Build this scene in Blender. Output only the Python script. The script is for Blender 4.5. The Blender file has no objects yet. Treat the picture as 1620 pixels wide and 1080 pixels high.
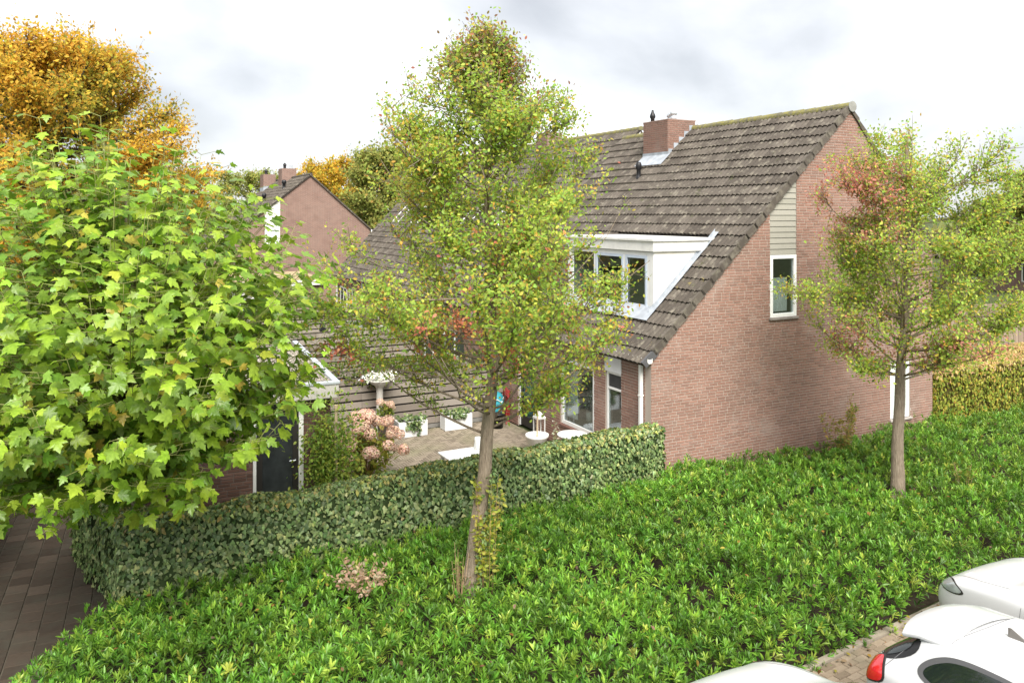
import bpy, math, random
import numpy as np
from mathutils import Vector, Matrix, noise
from mathutils.bvhtree import BVHTree
random.seed(7)
rng = np.random.default_rng(7)
R = math.radians
scene = bpy.context.scene
col = scene.collection

# ------------------------------------------------------------------ camera
CAM_H = 5.68
cam_d = bpy.data.cameras.new('camera'); cam = bpy.data.objects.new('camera', cam_d); col.objects.link(cam)
cam.location = (0, 0, CAM_H); cam.rotation_euler = (R(90), 0, 0)
cam_d.sensor_width = 36; cam_d.lens = 36 * 1275 / 1620; cam_d.shift_y = -200 / 1620
cam_d.clip_start = 0.1; cam_d.clip_end = 3000
scene.camera = cam

# ------------------------------------------------------------------ sky, sun, exposure
SUN_EL, SUN_AZ = R(48), R(168)          # azimuth clockwise from +Y: the sun stands behind the camera, to the right
world = bpy.data.worlds.new('World'); scene.world = world; world.use_nodes = True
nt = world.node_tree; nt.nodes.clear()
def N(nt, typ, **kw):
    n = nt.nodes.new(typ)
    for k, v in kw.items(): setattr(n, k, v)
    return n
wo = N(nt, 'ShaderNodeOutputWorld'); bg = N(nt, 'ShaderNodeBackground')
sky = N(nt, 'ShaderNodeTexSky', sky_type='NISHITA', sun_disc=False)
sky.sun_elevation = SUN_EL; sky.sun_rotation = SUN_AZ
sc_ = N(nt, 'ShaderNodeVectorMath', operation='SCALE'); sc_.inputs['Scale'].default_value = 0.09
nt.links.new(sky.outputs[0], sc_.inputs[0])
tc = N(nt, 'ShaderNodeTexCoord'); mp = N(nt, 'ShaderNodeMapping')
mp.inputs['Scale'].default_value = (1.0, 1.0, 1.75); mp.inputs['Location'].default_value = (0.55, 0.2, 0.1)
nt.links.new(tc.outputs['Generated'], mp.inputs[0])
n1 = N(nt, 'ShaderNodeTexNoise'); n1.inputs['Scale'].default_value = 2.1; n1.inputs['Detail'].default_value = 7; n1.inputs['Roughness'].default_value = .48; n1.inputs['Distortion'].default_value = .12
nt.links.new(mp.outputs[0], n1.inputs['Vector'])
cr = N(nt, 'ShaderNodeValToRGB')
e = cr.color_ramp.elements
e[0].position = .35; e[0].color = (.25, .257, .27, 1)
e[1].position = .56; e[1].color = (.56, .56, .56, 1)
m_ = e.new(.46); m_.color = (.385, .39, .40, 1)
nt.links.new(n1.outputs['Fac'], cr.inputs[0])
mx = N(nt, 'ShaderNodeMixRGB'); mx.inputs[0].default_value = .90
nt.links.new(sc_.outputs[0], mx.inputs[1]); nt.links.new(cr.outputs[0], mx.inputs[2])
nt.links.new(mx.outputs[0], bg.inputs[0]); bg.inputs[1].default_value = 1.0
nt.links.new(bg.outputs[0], wo.inputs[0])
sun_d = bpy.data.lights.new('sun', 'SUN'); sun_d.energy = 2.9; sun_d.angle = R(38); sun_d.color = (1, .95, .87)
sun = bpy.data.objects.new('sun', sun_d); col.objects.link(sun)
sd = Vector((math.sin(SUN_AZ) * math.cos(SUN_EL), math.cos(SUN_AZ) * math.cos(SUN_EL), math.sin(SUN_EL)))
sun.rotation_euler = (-sd).to_track_quat('-Z', 'Y').to_euler()
scene.view_settings.view_transform = 'Standard'; scene.view_settings.look = 'None'
scene.view_settings.exposure = 1.42; scene.view_settings.gamma = 1; scene.view_settings.use_curve_mapping = False
scene.cycles.diffuse_bounces = 6; scene.cycles.max_bounces = 8; scene.cycles.transparent_max_bounces = 12

# ------------------------------------------------------------------ materials
def mat_base(name, rough=.8, spec=.3):
    m = bpy.data.materials.new(name); m.use_nodes = True
    t = m.node_tree; b = t.nodes['Principled BSDF']
    b.inputs['Roughness'].default_value = rough; b.inputs['Specular IOR Level'].default_value = spec
    return m, t, b
def wnoise(t, scale, detail=4, rough=.55, stretch=None):
    g = N(t, 'ShaderNodeNewGeometry')
    v = g.outputs['Position']
    if stretch:
        mpn = N(t, 'ShaderNodeMapping'); mpn.inputs['Scale'].default_value = stretch
        t.links.new(v, mpn.inputs[0]); v = mpn.outputs[0]
    n = N(t, 'ShaderNodeTexNoise'); n.inputs['Scale'].default_value = scale; n.inputs['Detail'].default_value = detail; n.inputs['Roughness'].default_value = rough
    t.links.new(v, n.inputs['Vector']); return n.outputs['Fac']
def ramp(t, src, stops):
    r = N(t, 'ShaderNodeValToRGB'); el = r.color_ramp.elements
    while len(el) < len(stops): el.new(.5)
    for k, (p, c) in enumerate(stops): el[k].position = p; el[k].color = (*c, 1)
    t.links.new(src, r.inputs[0]); return r.outputs[0]
def mix(t, fac, a, b, blend='MIX'):
    m = N(t, 'ShaderNodeMixRGB', blend_type=blend)
    for k, s in enumerate((fac, a, b)):
        if isinstance(s, (int, float)): m.inputs[k].default_value = s
        elif isinstance(s, tuple): m.inputs[k].default_value = (*s, 1)
        else: t.links.new(s, m.inputs[k])
    return m.outputs[0]
def maprange(t, src, a, b, c=0., d=1.):
    n = N(t, 'ShaderNodeMapRange'); t.links.new(src, n.inputs[0])
    for k, v in enumerate((a, b, c, d)): n.inputs[k + 1].default_value = v
    return n.outputs[0]
def bump(t, b, src, strength=.3, dist=.01):
    n = N(t, 'ShaderNodeBump'); n.inputs['Strength'].default_value = strength; n.inputs['Distance'].default_value = dist
    t.links.new(src, n.inputs['Height']); t.links.new(n.outputs[0], b.inputs['Normal'])

def plain(name, c, rough=.5, spec=.4, var=.0, metal=0, coat=0):
    m, t, b = mat_base(name, rough, spec)
    b.inputs['Metallic'].default_value = metal; b.inputs['Coat Weight'].default_value = coat
    if var:
        f = wnoise(t, 5, 5); lo = tuple(x * (1 - var) for x in c); hi = tuple(min(1, x * (1 + var)) for x in c)
        t.links.new(ramp(t, f, [(.3, lo), (.7, hi)]), b.inputs['Base Color'])
    else: b.inputs['Base Color'].default_value = (*c, 1)
    return m

def pieces(name, stops, src, rough=.85, spec=.25, grain=40, grain_amt=.35, dirt=None, dirt_scale=1.3, dirt_amt=.5, dirt_lo=.5, dirt_hi=.7, stretch=None, bmp=.4, extra=None):
    """colour per piece from a random number (object info for single pieces, face attribute for joined ones)"""
    m, t, b = mat_base(name, rough, spec)
    if src == 'obj': f = N(t, 'ShaderNodeObjectInfo').outputs['Random']
    else:
        a = N(t, 'ShaderNodeAttribute'); a.attribute_name = 'rnd'; f = a.outputs['Fac']
    c = ramp(t, f, stops)
    g = wnoise(t, grain, 5, .65, stretch)
    c = mix(t, grain_amt, c, ramp(t, g, [(.25, (.35, .35, .35)), (.75, (1, 1, 1))]), 'MULTIPLY')
    if dirt:
        d = wnoise(t, dirt_scale, 6, .62)
        dm = maprange(t, d, dirt_lo, dirt_hi, 0, dirt_amt); c = mix(t, dm, c, dirt)
    if extra:
        for (colr, scale, lo, hi, amt) in extra:
            d2 = maprange(t, wnoise(t, scale, 6, .7), lo, hi, 0, amt); c = mix(t, d2, c, colr)
    t.links.new(c, b.inputs['Base Color'])
    if bmp: bump(t, b, g, bmp, .004)
    return m

def both(name, stops, **kw):
    return pieces(name, stops, 'obj', **kw), pieces(name + '_joined', stops, 'attr', **kw)

def leafmat(name, rough=.45, trans=.35, spec=.35, src='attr', stops=None):
    m, t, b = mat_base(name, rough, spec)
    if src == 'attr':
        a = N(t, 'ShaderNodeAttribute'); a.attribute_name = 'tint'; c = a.outputs['Color']
    else:
        c = ramp(t, N(t, 'ShaderNodeObjectInfo').outputs['Random'], stops)
    c = mix(t, .8, c, ramp(t, wnoise(t, 28, 4, .6), [(.28, (.62, .66, .6)), (.62, (1.12, 1.1, 1.1))]), 'MULTIPLY')
    t.links.new(c, b.inputs['Base Color'])
    tr = N(t, 'ShaderNodeBsdfTranslucent'); t.links.new(c, tr.inputs[0])
    ms = N(t, 'ShaderNodeMixShader'); ms.inputs[0].default_value = trans
    out = t.nodes['Material Output']
    t.links.new(b.outputs[0], ms.inputs[1]); t.links.new(tr.outputs[0], ms.inputs[2]); t.links.new(ms.outputs[0], out.inputs[0])
    return m

def glassmat(name, tintc=(.75, .8, .8), refl=.35):
    m = bpy.data.materials.new(name); m.use_nodes = True; t = m.node_tree; t.nodes.clear()
    o = N(t, 'ShaderNodeOutputMaterial'); tr = N(t, 'ShaderNodeBsdfTransparent'); tr.inputs[0].default_value = (*tintc, 1)
    g = N(t, 'ShaderNodeBsdfGlossy'); g.inputs['Roughness'].default_value = .03; g.inputs[0].default_value = (.9, .95, 1, 1)
    lw = N(t, 'ShaderNodeLayerWeight'); lw.inputs[0].default_value = .5
    pw = N(t, 'ShaderNodeMath', operation='POWER'); pw.inputs[1].default_value = 3; t.links.new(lw.outputs['Facing'], pw.inputs[0])
    mr = maprange(t, pw.outputs[0], 0, 1, refl * .2, .9)
    ms = N(t, 'ShaderNodeMixShader'); t.links.new(mr, ms.inputs[0]); t.links.new(tr.outputs[0], ms.inputs[1]); t.links.new(g.outputs[0], ms.inputs[2]); t.links.new(ms.outputs[0], o.inputs[0])
    return m

BR = [(0, (.235, .138, .108)), (.2, (.265, .152, .117)), (.5, (.295, .168, .129)), (.8, (.32, .184, .143)), (1, (.25, .15, .12))]
brick_o, brick_j = both('brick', BR, rough=.9, spec=.15, grain=60, grain_amt=.2, dirt=(.20, .14, .115), dirt_scale=.55, dirt_amt=.6, dirt_lo=.48, dirt_hi=.7, extra=[((.44, .345, .30), 1.3, .54, .72, .45), ((.15, .12, .10), 2.6, .58, .72, .45)])
mortar = pieces('mortar', [(0, (.42, .355, .31)), (1, (.42, .355, .31))], 'attr', grain=50, grain_amt=.2, dirt=(.42, .345, .30), dirt_scale=1.1, dirt_amt=.5)
SB = [(0, (.12, .07, .055)), (.5, (.17, .095, .074)), (1, (.21, .125, .10))]
dbrick_o, dbrick_j = both('dark_brick', SB, rough=.9, spec=.15, grain=60, dirt=(.14, .11, .1))
dmortar = plain('dark_mortar', (.17, .14, .12), .95, .1, .2)
TL = [(0, (.078, .066, .055)), (.35, (.105, .09, .075)), (.7, (.138, .119, .10)), (1, (.092, .079, .066))]
tile_o, tile_j = both('roof_tile', TL, rough=.85, spec=.2, grain=26, grain_amt=.55, dirt=(.30, .275, .22), dirt_scale=6, dirt_amt=.55, dirt_lo=.53, dirt_hi=.7, extra=[((.05, .058, .02), 3.1, .6, .7, .7), ((.26, .215, .06), 2.3, .66, .72, .7)])
ridge_m = pieces('ridge_tile', [(0, (.16, .15, .1)), (1, (.22, .2, .12))], 'obj', grain=30, dirt=(.26, .24, .07), dirt_scale=7, dirt_amt=.8, dirt_lo=.42, dirt_hi=.58)
verge_m = pieces('verge_tile', TL, 'obj', grain=25, grain_amt=.4, dirt=(.28, .26, .2), dirt_scale=6, dirt_amt=.4)
newtile_m = plain('new_tile', (.085, .085, .09), .55, .4, .1)
white_p = plain('white_paint', (.78, .78, .76), .45, .4, .04)
white_d = plain('weathered_white', (.74, .735, .70), .6, .3, .08)
cheek_m = plain('cream_panel', (.80, .78, .72), .55, .3, .03)
blue_f = plain('bluegrey_frame', (.50, .57, .66), .45, .4, .04)
lead_m = plain('lead', (.34, .37, .41), .5, .4, .22)
zinc_m = plain('zinc', (.50, .54, .58), .4, .5, .12, metal=.3)
clad_m = pieces('cladding', [(0, (.30, .29, .245)), (1, (.345, .33, .285))], 'obj', rough=.6, grain=14, grain_amt=.12, bmp=.05)
black_m = plain('black_plastic', (.015, .015, .017), .4, .4)
dark_m = plain('dark_frame', (.03, .027, .025), .4, .4)
room_m = plain('room', (.42, .39, .35), .9, .1)
glass_m = glassmat('window_glass')
pale_glass = plain('blind_glass', (.62, .67, .66), .12, .6, .05)
curtain_m = plain('curtain', (.72, .71, .67), .9, .1, .12)
WD = [(0, (.23, .195, .165)), (.5, (.30, .26, .22)), (1, (.36, .315, .275))]
board_m = pieces('board', WD, 'obj', rough=.9, spec=.15, grain=9, grain_amt=.5, stretch=(3, 3, 26), dirt=(.16, .15, .1), dirt_scale=1.7, dirt_amt=.5, bmp=.25)
vboard_m = pieces('upright_board', [(0, (.28, .21, .16)), (1, (.37, .285, .22))], 'obj', rough=.9, spec=.15, grain=9, grain_amt=.4, stretch=(20, 20, 1.2), bmp=.25)
post_m = plain('fence_post', (.12, .10, .085), .9, .1, .25)
PV = [(0, (.20, .165, .125)), (.5, (.27, .225, .17)), (1, (.33, .275, .215))]
paver_o, paver_j = both('patio_brick', PV, grain=30, grain_amt=.35, dirt=(.21, .20, .12), dirt_scale=.8, dirt_amt=.6, dirt_lo=.45, dirt_hi=.65)
CP = [(0, (.20, .155, .11)), (.5, (.28, .22, .16)), (1, (.35, .28, .21))]
cpaver_o, cpaver_j = both('klinker', CP, grain=30, grain_amt=.35, dirt=(.13, .12, .08), dirt_scale=1.2, dirt_amt=.6)
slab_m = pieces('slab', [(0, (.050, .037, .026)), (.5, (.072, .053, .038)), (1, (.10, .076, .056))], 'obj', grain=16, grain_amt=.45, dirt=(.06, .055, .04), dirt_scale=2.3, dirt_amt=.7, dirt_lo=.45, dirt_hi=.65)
joint_m = plain('joint_sand', (.085, .075, .058), .95, .1, .3)
soil_m = plain('soil', (.045, .035, .025), .95, .1, .4)
lawn_m = plain('ground', (.07, .085, .035), .95, .1, .4)
gravel_m = pieces('roof_gravel', [(0, (.20, .175, .14)), (1, (.45, .41, .36))], 'attr', grain=30)
barkc = plain('bark', (.2, .15, .11), .95, .1, .0)
def bark(name, a, b_, c):
    m, t, b = mat_base(name, .95, .12)
    f = wnoise(t, 15, 8, .75, (3.0, 3.0, .45)); f2 = wnoise(t, 3, 5)
    cc = ramp(t, f, [(.28, a), (.5, b_), (.72, c)])
    cc = mix(t, maprange(t, f2, .5, .75, 0, .45), cc, (.16, .16, .10))
    t.links.new(cc, b.inputs['Base Color']); bump(t, b, f, 1.0, .05); return m
shoot_m = plain('green_shoot', (.26, .27, .10), .7, .2, .2)
bark1 = bark('grey_brown_bark', (.15, .115, .085), (.33, .265, .20), (.50, .41, .315))
bark2 = bark('dark_bark', (.05, .042, .035), (.09, .075, .06), (.14, .12, .1))
leaf_m = leafmat('leaf', .5, .58, .3); leaf_far = leafmat('leaf_far', .6, .52, .15)
laurel_m = leafmat('laurel_leaf', .36, .36, .4); ivy_m = leafmat('ivy_leaf', .38, .28, .4)
SYC = [(0, (.17, .30, .032)), (.25, (.25, .40, .036)), (.5, (.36, .52, .048)), (.75, (.21, .35, .055)), (.95, (.40, .54, .055)), (1, (.52, .44, .07))]
syc_o = leafmat('broad_leaf', .36, .38, .45, 'obj', SYC); syc_j = leafmat('broad_leaf_joined', .36, .38, .45)
car_m = plain('white_car_paint', (.60, .61, .62), .3, .4, coat=.5)
carglass_m = plain('dark_car_glass', (.012, .018, .016), .05, .7)
rubber_m = plain('tyre_rubber', (.02, .02, .02), .85, .2)
rim_m = plain('alloy', (.45, .45, .46), .3, .5, metal=.8)
red_m = plain('red_lens', (.62, .015, .022), .12, .6, coat=.6)
lens_m = plain('headlight_lens', (.30, .33, .33), .06, .7, .35, coat=1)
trim_m = plain('window_trim', (.09, .09, .095), .45, .4)
seam_m = plain('panel_gap', (.19, .19, .20), .6, .2)
darkcar_m = plain('dark_car_paint', (.04, .045, .055), .25, .5, coat=.8)
silver_m = plain('silver_sheet', (.5, .52, .56), .35, .5, metal=.4)
planter_m = plain('planter_white', (.70, .71, .71), .6, .3, .05)
pot_white = plain('pot_white', (.78, .78, .76), .5, .3, .03)
pot_grey = plain('pot_grey', (.23, .23, .23), .7, .2, .1)
turq_m = plain('turquoise_bag', (.03, .26, .32), .5, .3, .1)
redhose_m = plain('red_hose', (.30, .035, .03), .5, .3)
stone_m = plain('pale_stone', (.55, .54, .50), .85, .2, .15)
stake_m = plain('wooden_stake', (.45, .36, .24), .85, .2, .1)
flowerw_m = plain('white_flower', (.75, .76, .70), .8, .1, .06)
hyd_m = leafmat('hydrangea_petals', .75, .25, .1)
twig_m = plain('dry_twig', (.30, .20, .12), .9, .1, .2)

# ------------------------------------------------------------------ object helpers
def link(o, parent=None):
    col.objects.link(o)
    if parent: o.parent = parent
    return o
def tag(o, label=None, cat=None, group=None, kind=None):
    for k, v in (('label', label), ('category', cat), ('group', group), ('kind', kind)):
        if v: o[k] = v
    return o
def empty(name, loc=(0, 0, 0), rz=0, label=None, cat=None, group=None):
    o = bpy.data.objects.new(name, None); o.location = loc; o.rotation_euler = (0, 0, rz); o.empty_display_size = .2
    link(o); return tag(o, label, cat, group)
def np_mesh(name, v, f, mat=None, rnd=None, tint=None, smooth=False):
    """v (N,3), f (M,k) one face size, or list of such arrays"""
    fs = f if isinstance(f, list) else [f]
    fs = [np.asarray(q, dtype=np.int32) for q in fs if len(q)]
    me = bpy.data.meshes.new(name); v = np.asarray(v, dtype=np.float32)
    me.vertices.add(len(v)); me.vertices.foreach_set('co', v.ravel())
    nl = sum(q.size for q in fs); npoly = sum(len(q) for q in fs)
    me.loops.add(nl); me.polygons.add(npoly)
    me.loops.foreach_set('vertex_index', np.concatenate([q.ravel() for q in fs]))
    tot = np.concatenate([np.full(len(q), q.shape[1], np.int32) for q in fs])
    st = np.concatenate([[0], np.cumsum(tot)[:-1]]).astype(np.int32)
    me.polygons.foreach_set('loop_start', st); me.polygons.foreach_set('loop_total', tot)
    if smooth: me.polygons.foreach_set('use_smooth', np.ones(npoly, bool))
    me.update(calc_edges=True)
    if rnd is not None:
        a = me.attributes.new('rnd', 'FLOAT', 'FACE'); a.data.foreach_set('value', np.asarray(rnd, np.float32))
    if tint is not None:
        t4 = np.ones((npoly, 4), np.float32); t4[:, :3] = tint
        a = me.attributes.new('tint', 'FLOAT_COLOR', 'FACE'); a.data.foreach_set('color', t4.ravel())
    if mat: me.materials.append(mat)
    return me
def ob(name, me, parent=None, mat=None):
    o = bpy.data.objects.new(name, me); return link(o, parent)

class MB:
    """collects polygons of one mesh"""
    def __init__(s): s.v = []; s.f = []; s.r = []
    def add(s, vs, fs, r=None):
        o = len(s.v); s.v += [tuple(p) for p in vs]; s.f += [tuple(i + o for i in q) for q in fs]
        s.r += [random.random() if r is None else r] * len(fs); return s
    def box(s, x0, x1, y0, y1, z0, z1, r=None):
        vs = [(x0, y0, z0), (x1, y0, z0), (x1, y1, z0), (x0, y1, z0), (x0, y0, z1), (x1, y0, z1), (x1, y1, z1), (x0, y1, z1)]
        return s.add(vs, [(0, 3, 2, 1), (4, 5, 6, 7), (0, 1, 5, 4), (1, 2, 6, 5), (2, 3, 7, 6), (3, 0, 4, 7)], random.random() if r is None else r)
    def prism(s, poly, axis, a, b):
        """extrude a 2d polygon (other two axes in order) along axis from a to b"""
        n = len(poly)
        def P(p, w): return {'x': (w, p[0], p[1]), 'y': (p[0], w, p[1]), 'z': (p[0], p[1], w)}[axis]
        vs = [P(p, a) for p in poly] + [P(p, b) for p in poly]
        return s.add(vs, [tuple(range(n))[::-1], tuple(range(n, 2 * n))] + [(i, (i + 1) % n, n + (i + 1) % n, n + i) for i in range(n)], random.random())
    def tube(s, pts, rad, k=6, cap=True):
        pts = [Vector(p) for p in pts]; rad = [rad] * len(pts) if not hasattr(rad, '__len__') else rad
        rings = []; o = len(s.v); up = None
        for i, p in enumerate(pts):
            d = (pts[min(i + 1, len(pts) - 1)] - pts[max(i - 1, 0)]).normalized()
            if up is None: up = d.orthogonal().normalized()
            up = (up - d * up.dot(d)); up = up.normalized() if up.length > 1e-6 else d.orthogonal().normalized()
            w = d.cross(up)
            for j in range(k):
                a = 2 * math.pi * j / k; s.v.append(tuple(p + (up * math.cos(a) + w * math.sin(a)) * rad[i]))
        nf = 0
        for i in range(len(pts) - 1):
            for j in range(k):
                a = o + i * k + j; b = o + i * k + (j + 1) % k; s.f.append((a, b, b + k, a + k)); nf += 1
        if cap:
            s.f.append(tuple(o + j for j in range(k))[::-1]); s.f.append(tuple(o + (len(pts) - 1) * k + j for j in range(k))); nf += 2
        s.r += [random.random()] * nf; return s
    def lathe(s, prof, c=(0, 0, 0), k=20):
        o = len(s.v)
        for r, z in prof:
            for j in range(k):
                a = 2 * math.pi * j / k; s.v.append((c[0] + r * math.cos(a), c[1] + r * math.sin(a), c[2] + z))
        n = 0
        for i in range(len(prof) - 1):
            for j in range(k):
                a = o + i * k + j; b = o + i * k + (j + 1) % k; s.f.append((a, b, b + k, a + k)); n += 1
        s.f.append(tuple(o + j for j in range(k))[::-1]); s.f.append(tuple(o + (len(prof) - 1) * k + j for j in range(k)))
        s.r += [random.random()] * (n + 2); return s
    def mesh(s, name, mat, smooth=False):
        me = bpy.data.meshes.new(name); me.from_pydata(s.v, [], s.f)
        a = me.attributes.new('rnd', 'FLOAT', 'FACE'); a.data.foreach_set('value', np.asarray(s.r, np.float32))
        me.materials.append(mat)
        if smooth: me.polygons.foreach_set('use_smooth', np.ones(len(s.f), bool))
        me.update(); return me
    def build(s, name, mat, parent=None, smooth=False):
        return ob(name, s.mesh(name, mat, smooth), parent)
def bevel(o, w=.01, seg=2):
    b = o.modifiers.new('bevel', 'BEVEL'); b.width = w; b.segments = seg; b.limit_method = 'ANGLE'; return o

# house frame: t runs along the gable wall (to the right and away), s along the ridge (to the left and away)
A = (2.864, 16.6); G = (.8869, .4619); RD = (-.4619, .8869); HROT = math.atan2(G[1], G[0])
def W(t, s, z=0.): return (A[0] + G[0] * t + RD[0] * s, A[1] + G[1] * t + RD[1] * s, z)
HD = (.8416, .5402)                        # direction of the ivy hedge and of the parking edge

def brick_wall(name, parent, quads, face, mats, mort, L=.21, Hh=.049, jw=.013, pitch=.0625, depth=.009, vis=None, nparts=300, thick=.2, label=None, extra_top=None):
    """quads: list of (u0,u1,z0,ztop(u)|float) panels (mortar body); bricks laid on them; face(u,z,d)->local xyz with d outward.
       openings are what the panels leave out."""
    body = MB()
    for (u0, u1, z0, zt) in quads:
        f = zt if callable(zt) else (lambda u, q=zt: q)
        poly = [(u0, z0), (u1, z0), (u1, f(u1))]
        if callable(zt) and extra_top and u0 < extra_top < u1: poly.append((extra_top, f(extra_top)))
        poly.append((u0, f(u0)))
        n = len(poly)
        vs = [face(u, z, 0) for u, z in poly] + [face(u, z, -thick) for u, z in poly]
        body.add(vs, [tuple(range(n)), tuple(range(n, 2 * n))[::-1]] + [(i, (i + 1) % n, n + (i + 1) % n, n + i) for i in range(n)], .5)
    wall = body.build(name, mort, parent)
    umin = min(q[0] for q in quads); umax = max(q[1] for q in quads)
    zmin = min(q[2] for q in quads)
    zmax = max((max(q[3](q[0]), q[3](q[1]), q[3](extra_top) if extra_top and q[0] < extra_top < q[1] else -9) if callable(q[3]) else q[3]) for q in quads)
    items = []
    row = 0; z = zmin + .006
    while z + Hh < zmax:
        off = -[0, .5, .0, .5, .25, .75][row % 6] * (L + jw)
        u = umin + off
        runs = []
        for q in sorted(quads, key=lambda q: q[0]):
            if z < q[2] - .001 or (not callable(q[3]) and q[3] < z + Hh): continue
            if runs and abs(runs[-1][1] - q[0]) < 1e-4: runs[-1][1] = q[1]; runs[-1][2].append(q)
            else: runs.append([q[0], q[1], [q]])
        while u < umax:
            a, b = u, u + L
            if random.random() < .03: b = u + L * .48      # a header now and then
            for (u0, u1, qs) in runs:
                aa, bb = max(a, u0 + .001), min(b, u1 - .001)
                if bb - aa < .03: continue
                fz_ = [q[3] for q in qs if callable(q[3]) and q[0] <= (aa + bb) / 2 <= q[1]]
                if fz_:
                    zt = fz_[0]; ok = min(zt(aa), zt(bb)) > z + Hh
                    if not ok:
                        for k in range(5):
                            q = (bb - aa) * .2
                            if zt(aa) < z + Hh: aa += q
                            if zt(bb) < z + Hh: bb -= q
                        ok = bb - aa > .04 and min(zt(aa), zt(bb)) > z + Hh
                    if not ok: continue
                items.append((aa, bb, z))
            u = b + jw
        row += 1; z += pitch
    shown = [(vis(a, b, zz), i) for i, (a, b, zz) in enumerate(items)] if vis else []
    shown = [x for x in shown if x[0] > 0]
    shown.sort(key=lambda x: -x[0]); single = set(i for _, i in shown[:nparts])
    c = .003
    def bv(u0, u1, z0, z1, d):
        return [face(u0, z0, 0.0005), face(u1, z0, 0.0005), face(u1, z1, 0.0005), face(u0, z1, 0.0005),
                face(u0 + c, z0 + c, d), face(u1 - c, z0 + c, d), face(u1 - c, z1 - c, d), face(u0 + c, z1 - c, d)]
    bf = [(4, 5, 6, 7), (0, 1, 5, 4), (1, 2, 6, 5), (2, 3, 7, 6), (3, 0, 4, 7)]
    joined = MB(); cache = {}
    o0 = Vector(face(0, 0, 0))
    for i, (a, b, zz) in enumerate(items):
        d = depth * random.uniform(.6, 1.1)
        if i in single:
            key = round(b - a, 3)
            if key not in cache:
                m = MB(); m.add([Vector(p) - o0 for p in bv(0, b - a, 0, Hh, depth)], bf, .5); cache[key] = m.mesh('brick', mats[0])
            o = ob('brick', cache[key], wall); o.location = face(a, zz, random.uniform(-.003, .002))
        else: joined.add(bv(a, b, zz, zz + Hh, d), bf)
    jo = joined.build('brickwork', mats[1], wall); jo['kind'] = 'stuff'
    return wall

def px_of(p):
    return 810 + 1275 * p[0] / p[1], 340 + 1275 * (CAM_H - p[2]) / p[1]

# ------------------------------------------------------------------ ground
g = MB(); g.add([(-900, -300, -.03), (900, -300, -.03), (900, 1500, -.03), (-900, 1500, -.03)], [(0, 1, 2, 3)])
tag(g.build('ground', lawn_m), kind='structure')
sb = MB(); sb.add([(-6.25, 3.75, -.012), (14.5, 17.25, -.012), (13.0, 24.2, -.012), (2.9, 16.7, -.012), (-6.0, 11.3, -.012)], [(0, 1, 2, 3, 4)])
tag(sb.build('soil_bed', soil_m), kind='structure')

def paver_field(name, origin, rz, cells, mats, baseh=.0, th=.05, nparts=300, part='paver', gap=.004, base_poly=None, joint=joint_m):
    """cells: (x0,y0,x1,y1) rectangles in the frame of origin/rz; laid proud of a sand bed"""
    root_m = MB()
    xs = [c[0] for c in cells] + [c[2] for c in cells]; ys = [c[1] for c in cells] + [c[3] for c in cells]
    poly = base_poly or [(min(xs), min(ys)), (max(xs), min(ys)), (max(xs), max(ys)), (min(xs), max(ys))]
    root_m.add([(x, y, baseh) for x, y in poly], [tuple(range(len(poly)))], .5)
    root = root_m.build(name, joint); root.location = origin; root.rotation_euler = (0, 0, rz); root['kind'] = 'structure'
    cs, sn = math.cos(rz), math.sin(rz); sh = []
    for i, (x0, y0, x1, y1) in enumerate(cells):
        cx, cy = (x0 + x1) / 2, (y0 + y1) / 2
        X = origin[0] + cs * cx - sn * cy; Y = origin[1] + sn * cx + cs * cy
        if Y > 1:
            px, py = px_of((X, Y, 0))
            if 0 < px < 1620 and py < 1085: sh.append((1 / Y, i))
    sh.sort(reverse=True); single = set(i for _, i in sh[:nparts]); cache = {}; j = MB(); c = .006
    def geo(x0, y0, x1, y1, z):
        return [(x0, y0, baseh + .0005), (x1, y0, baseh + .0005), (x1, y1, baseh + .0005), (x0, y1, baseh + .0005), (x0 + c, y0 + c, z), (x1 - c, y0 + c, z), (x1 - c, y1 - c, z), (x0 + c, y1 - c, z)]
    fc = [(4, 5, 6, 7), (0, 1, 5, 4), (1, 2, 6, 5), (2, 3, 7, 6), (3, 0, 4, 7)]
    for i, (x0, y0, x1, y1) in enumerate(cells):
        x0 += gap; y0 += gap; x1 -= gap; y1 -= gap; dz = random.uniform(-.003, .003)
        if i in single:
            k = (round(x1 - x0, 3), round(y1 - y0, 3))
            if k not in cache:
                m = MB(); m.add(geo(0, 0, x1 - x0, y1 - y0, baseh + .014), fc, .5); cache[k] = m.mesh(part, mats[0])
            o = ob(part, cache[k], root); o.location = (x0, y0, dz * .6)
            o.rotation_euler = (random.uniform(-.004, .004), random.uniform(-.004, .004), random.uniform(-.006, .006))
        else: j.add(geo(x0, y0, x1, y1, baseh + .014 + dz), fc)
    if j.v:
        jo = j.build('paving', mats[1], root); jo['kind'] = 'stuff'
    return root

# garden patio: herringbone of narrow bricks
cells = []; a_, b_ = .068, .204
for i in range(-14, 120):
    for jn in range(-60, 60):
        x = jn * b_ + i * a_; y = i * a_ - jn * 0
        if -0.2 < x < 6.2 and 0.1 < y < 6.66: pass
def herring(x0, x1, y0, y1, w, n):
    out = []; L = w * n
    for k in range(-200, 200):
        for m in range(-60, 60):
            hx = k * w + m * L; hy = k * w - m * L   # horizontal brick at the step (k,m)
            r1 = (hx, hy, hx + L, hy + w); r2 = (hx, hy + w, hx + w, hy + w + L)
            for r in (r1, r2):
                q = (max(r[0], x0), max(r[1], y0), min(r[2], x1), min(r[3], y1))
                if q[2] - q[0] > .03 and q[3] - q[1] > .03: out.append(q)
    return out
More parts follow.
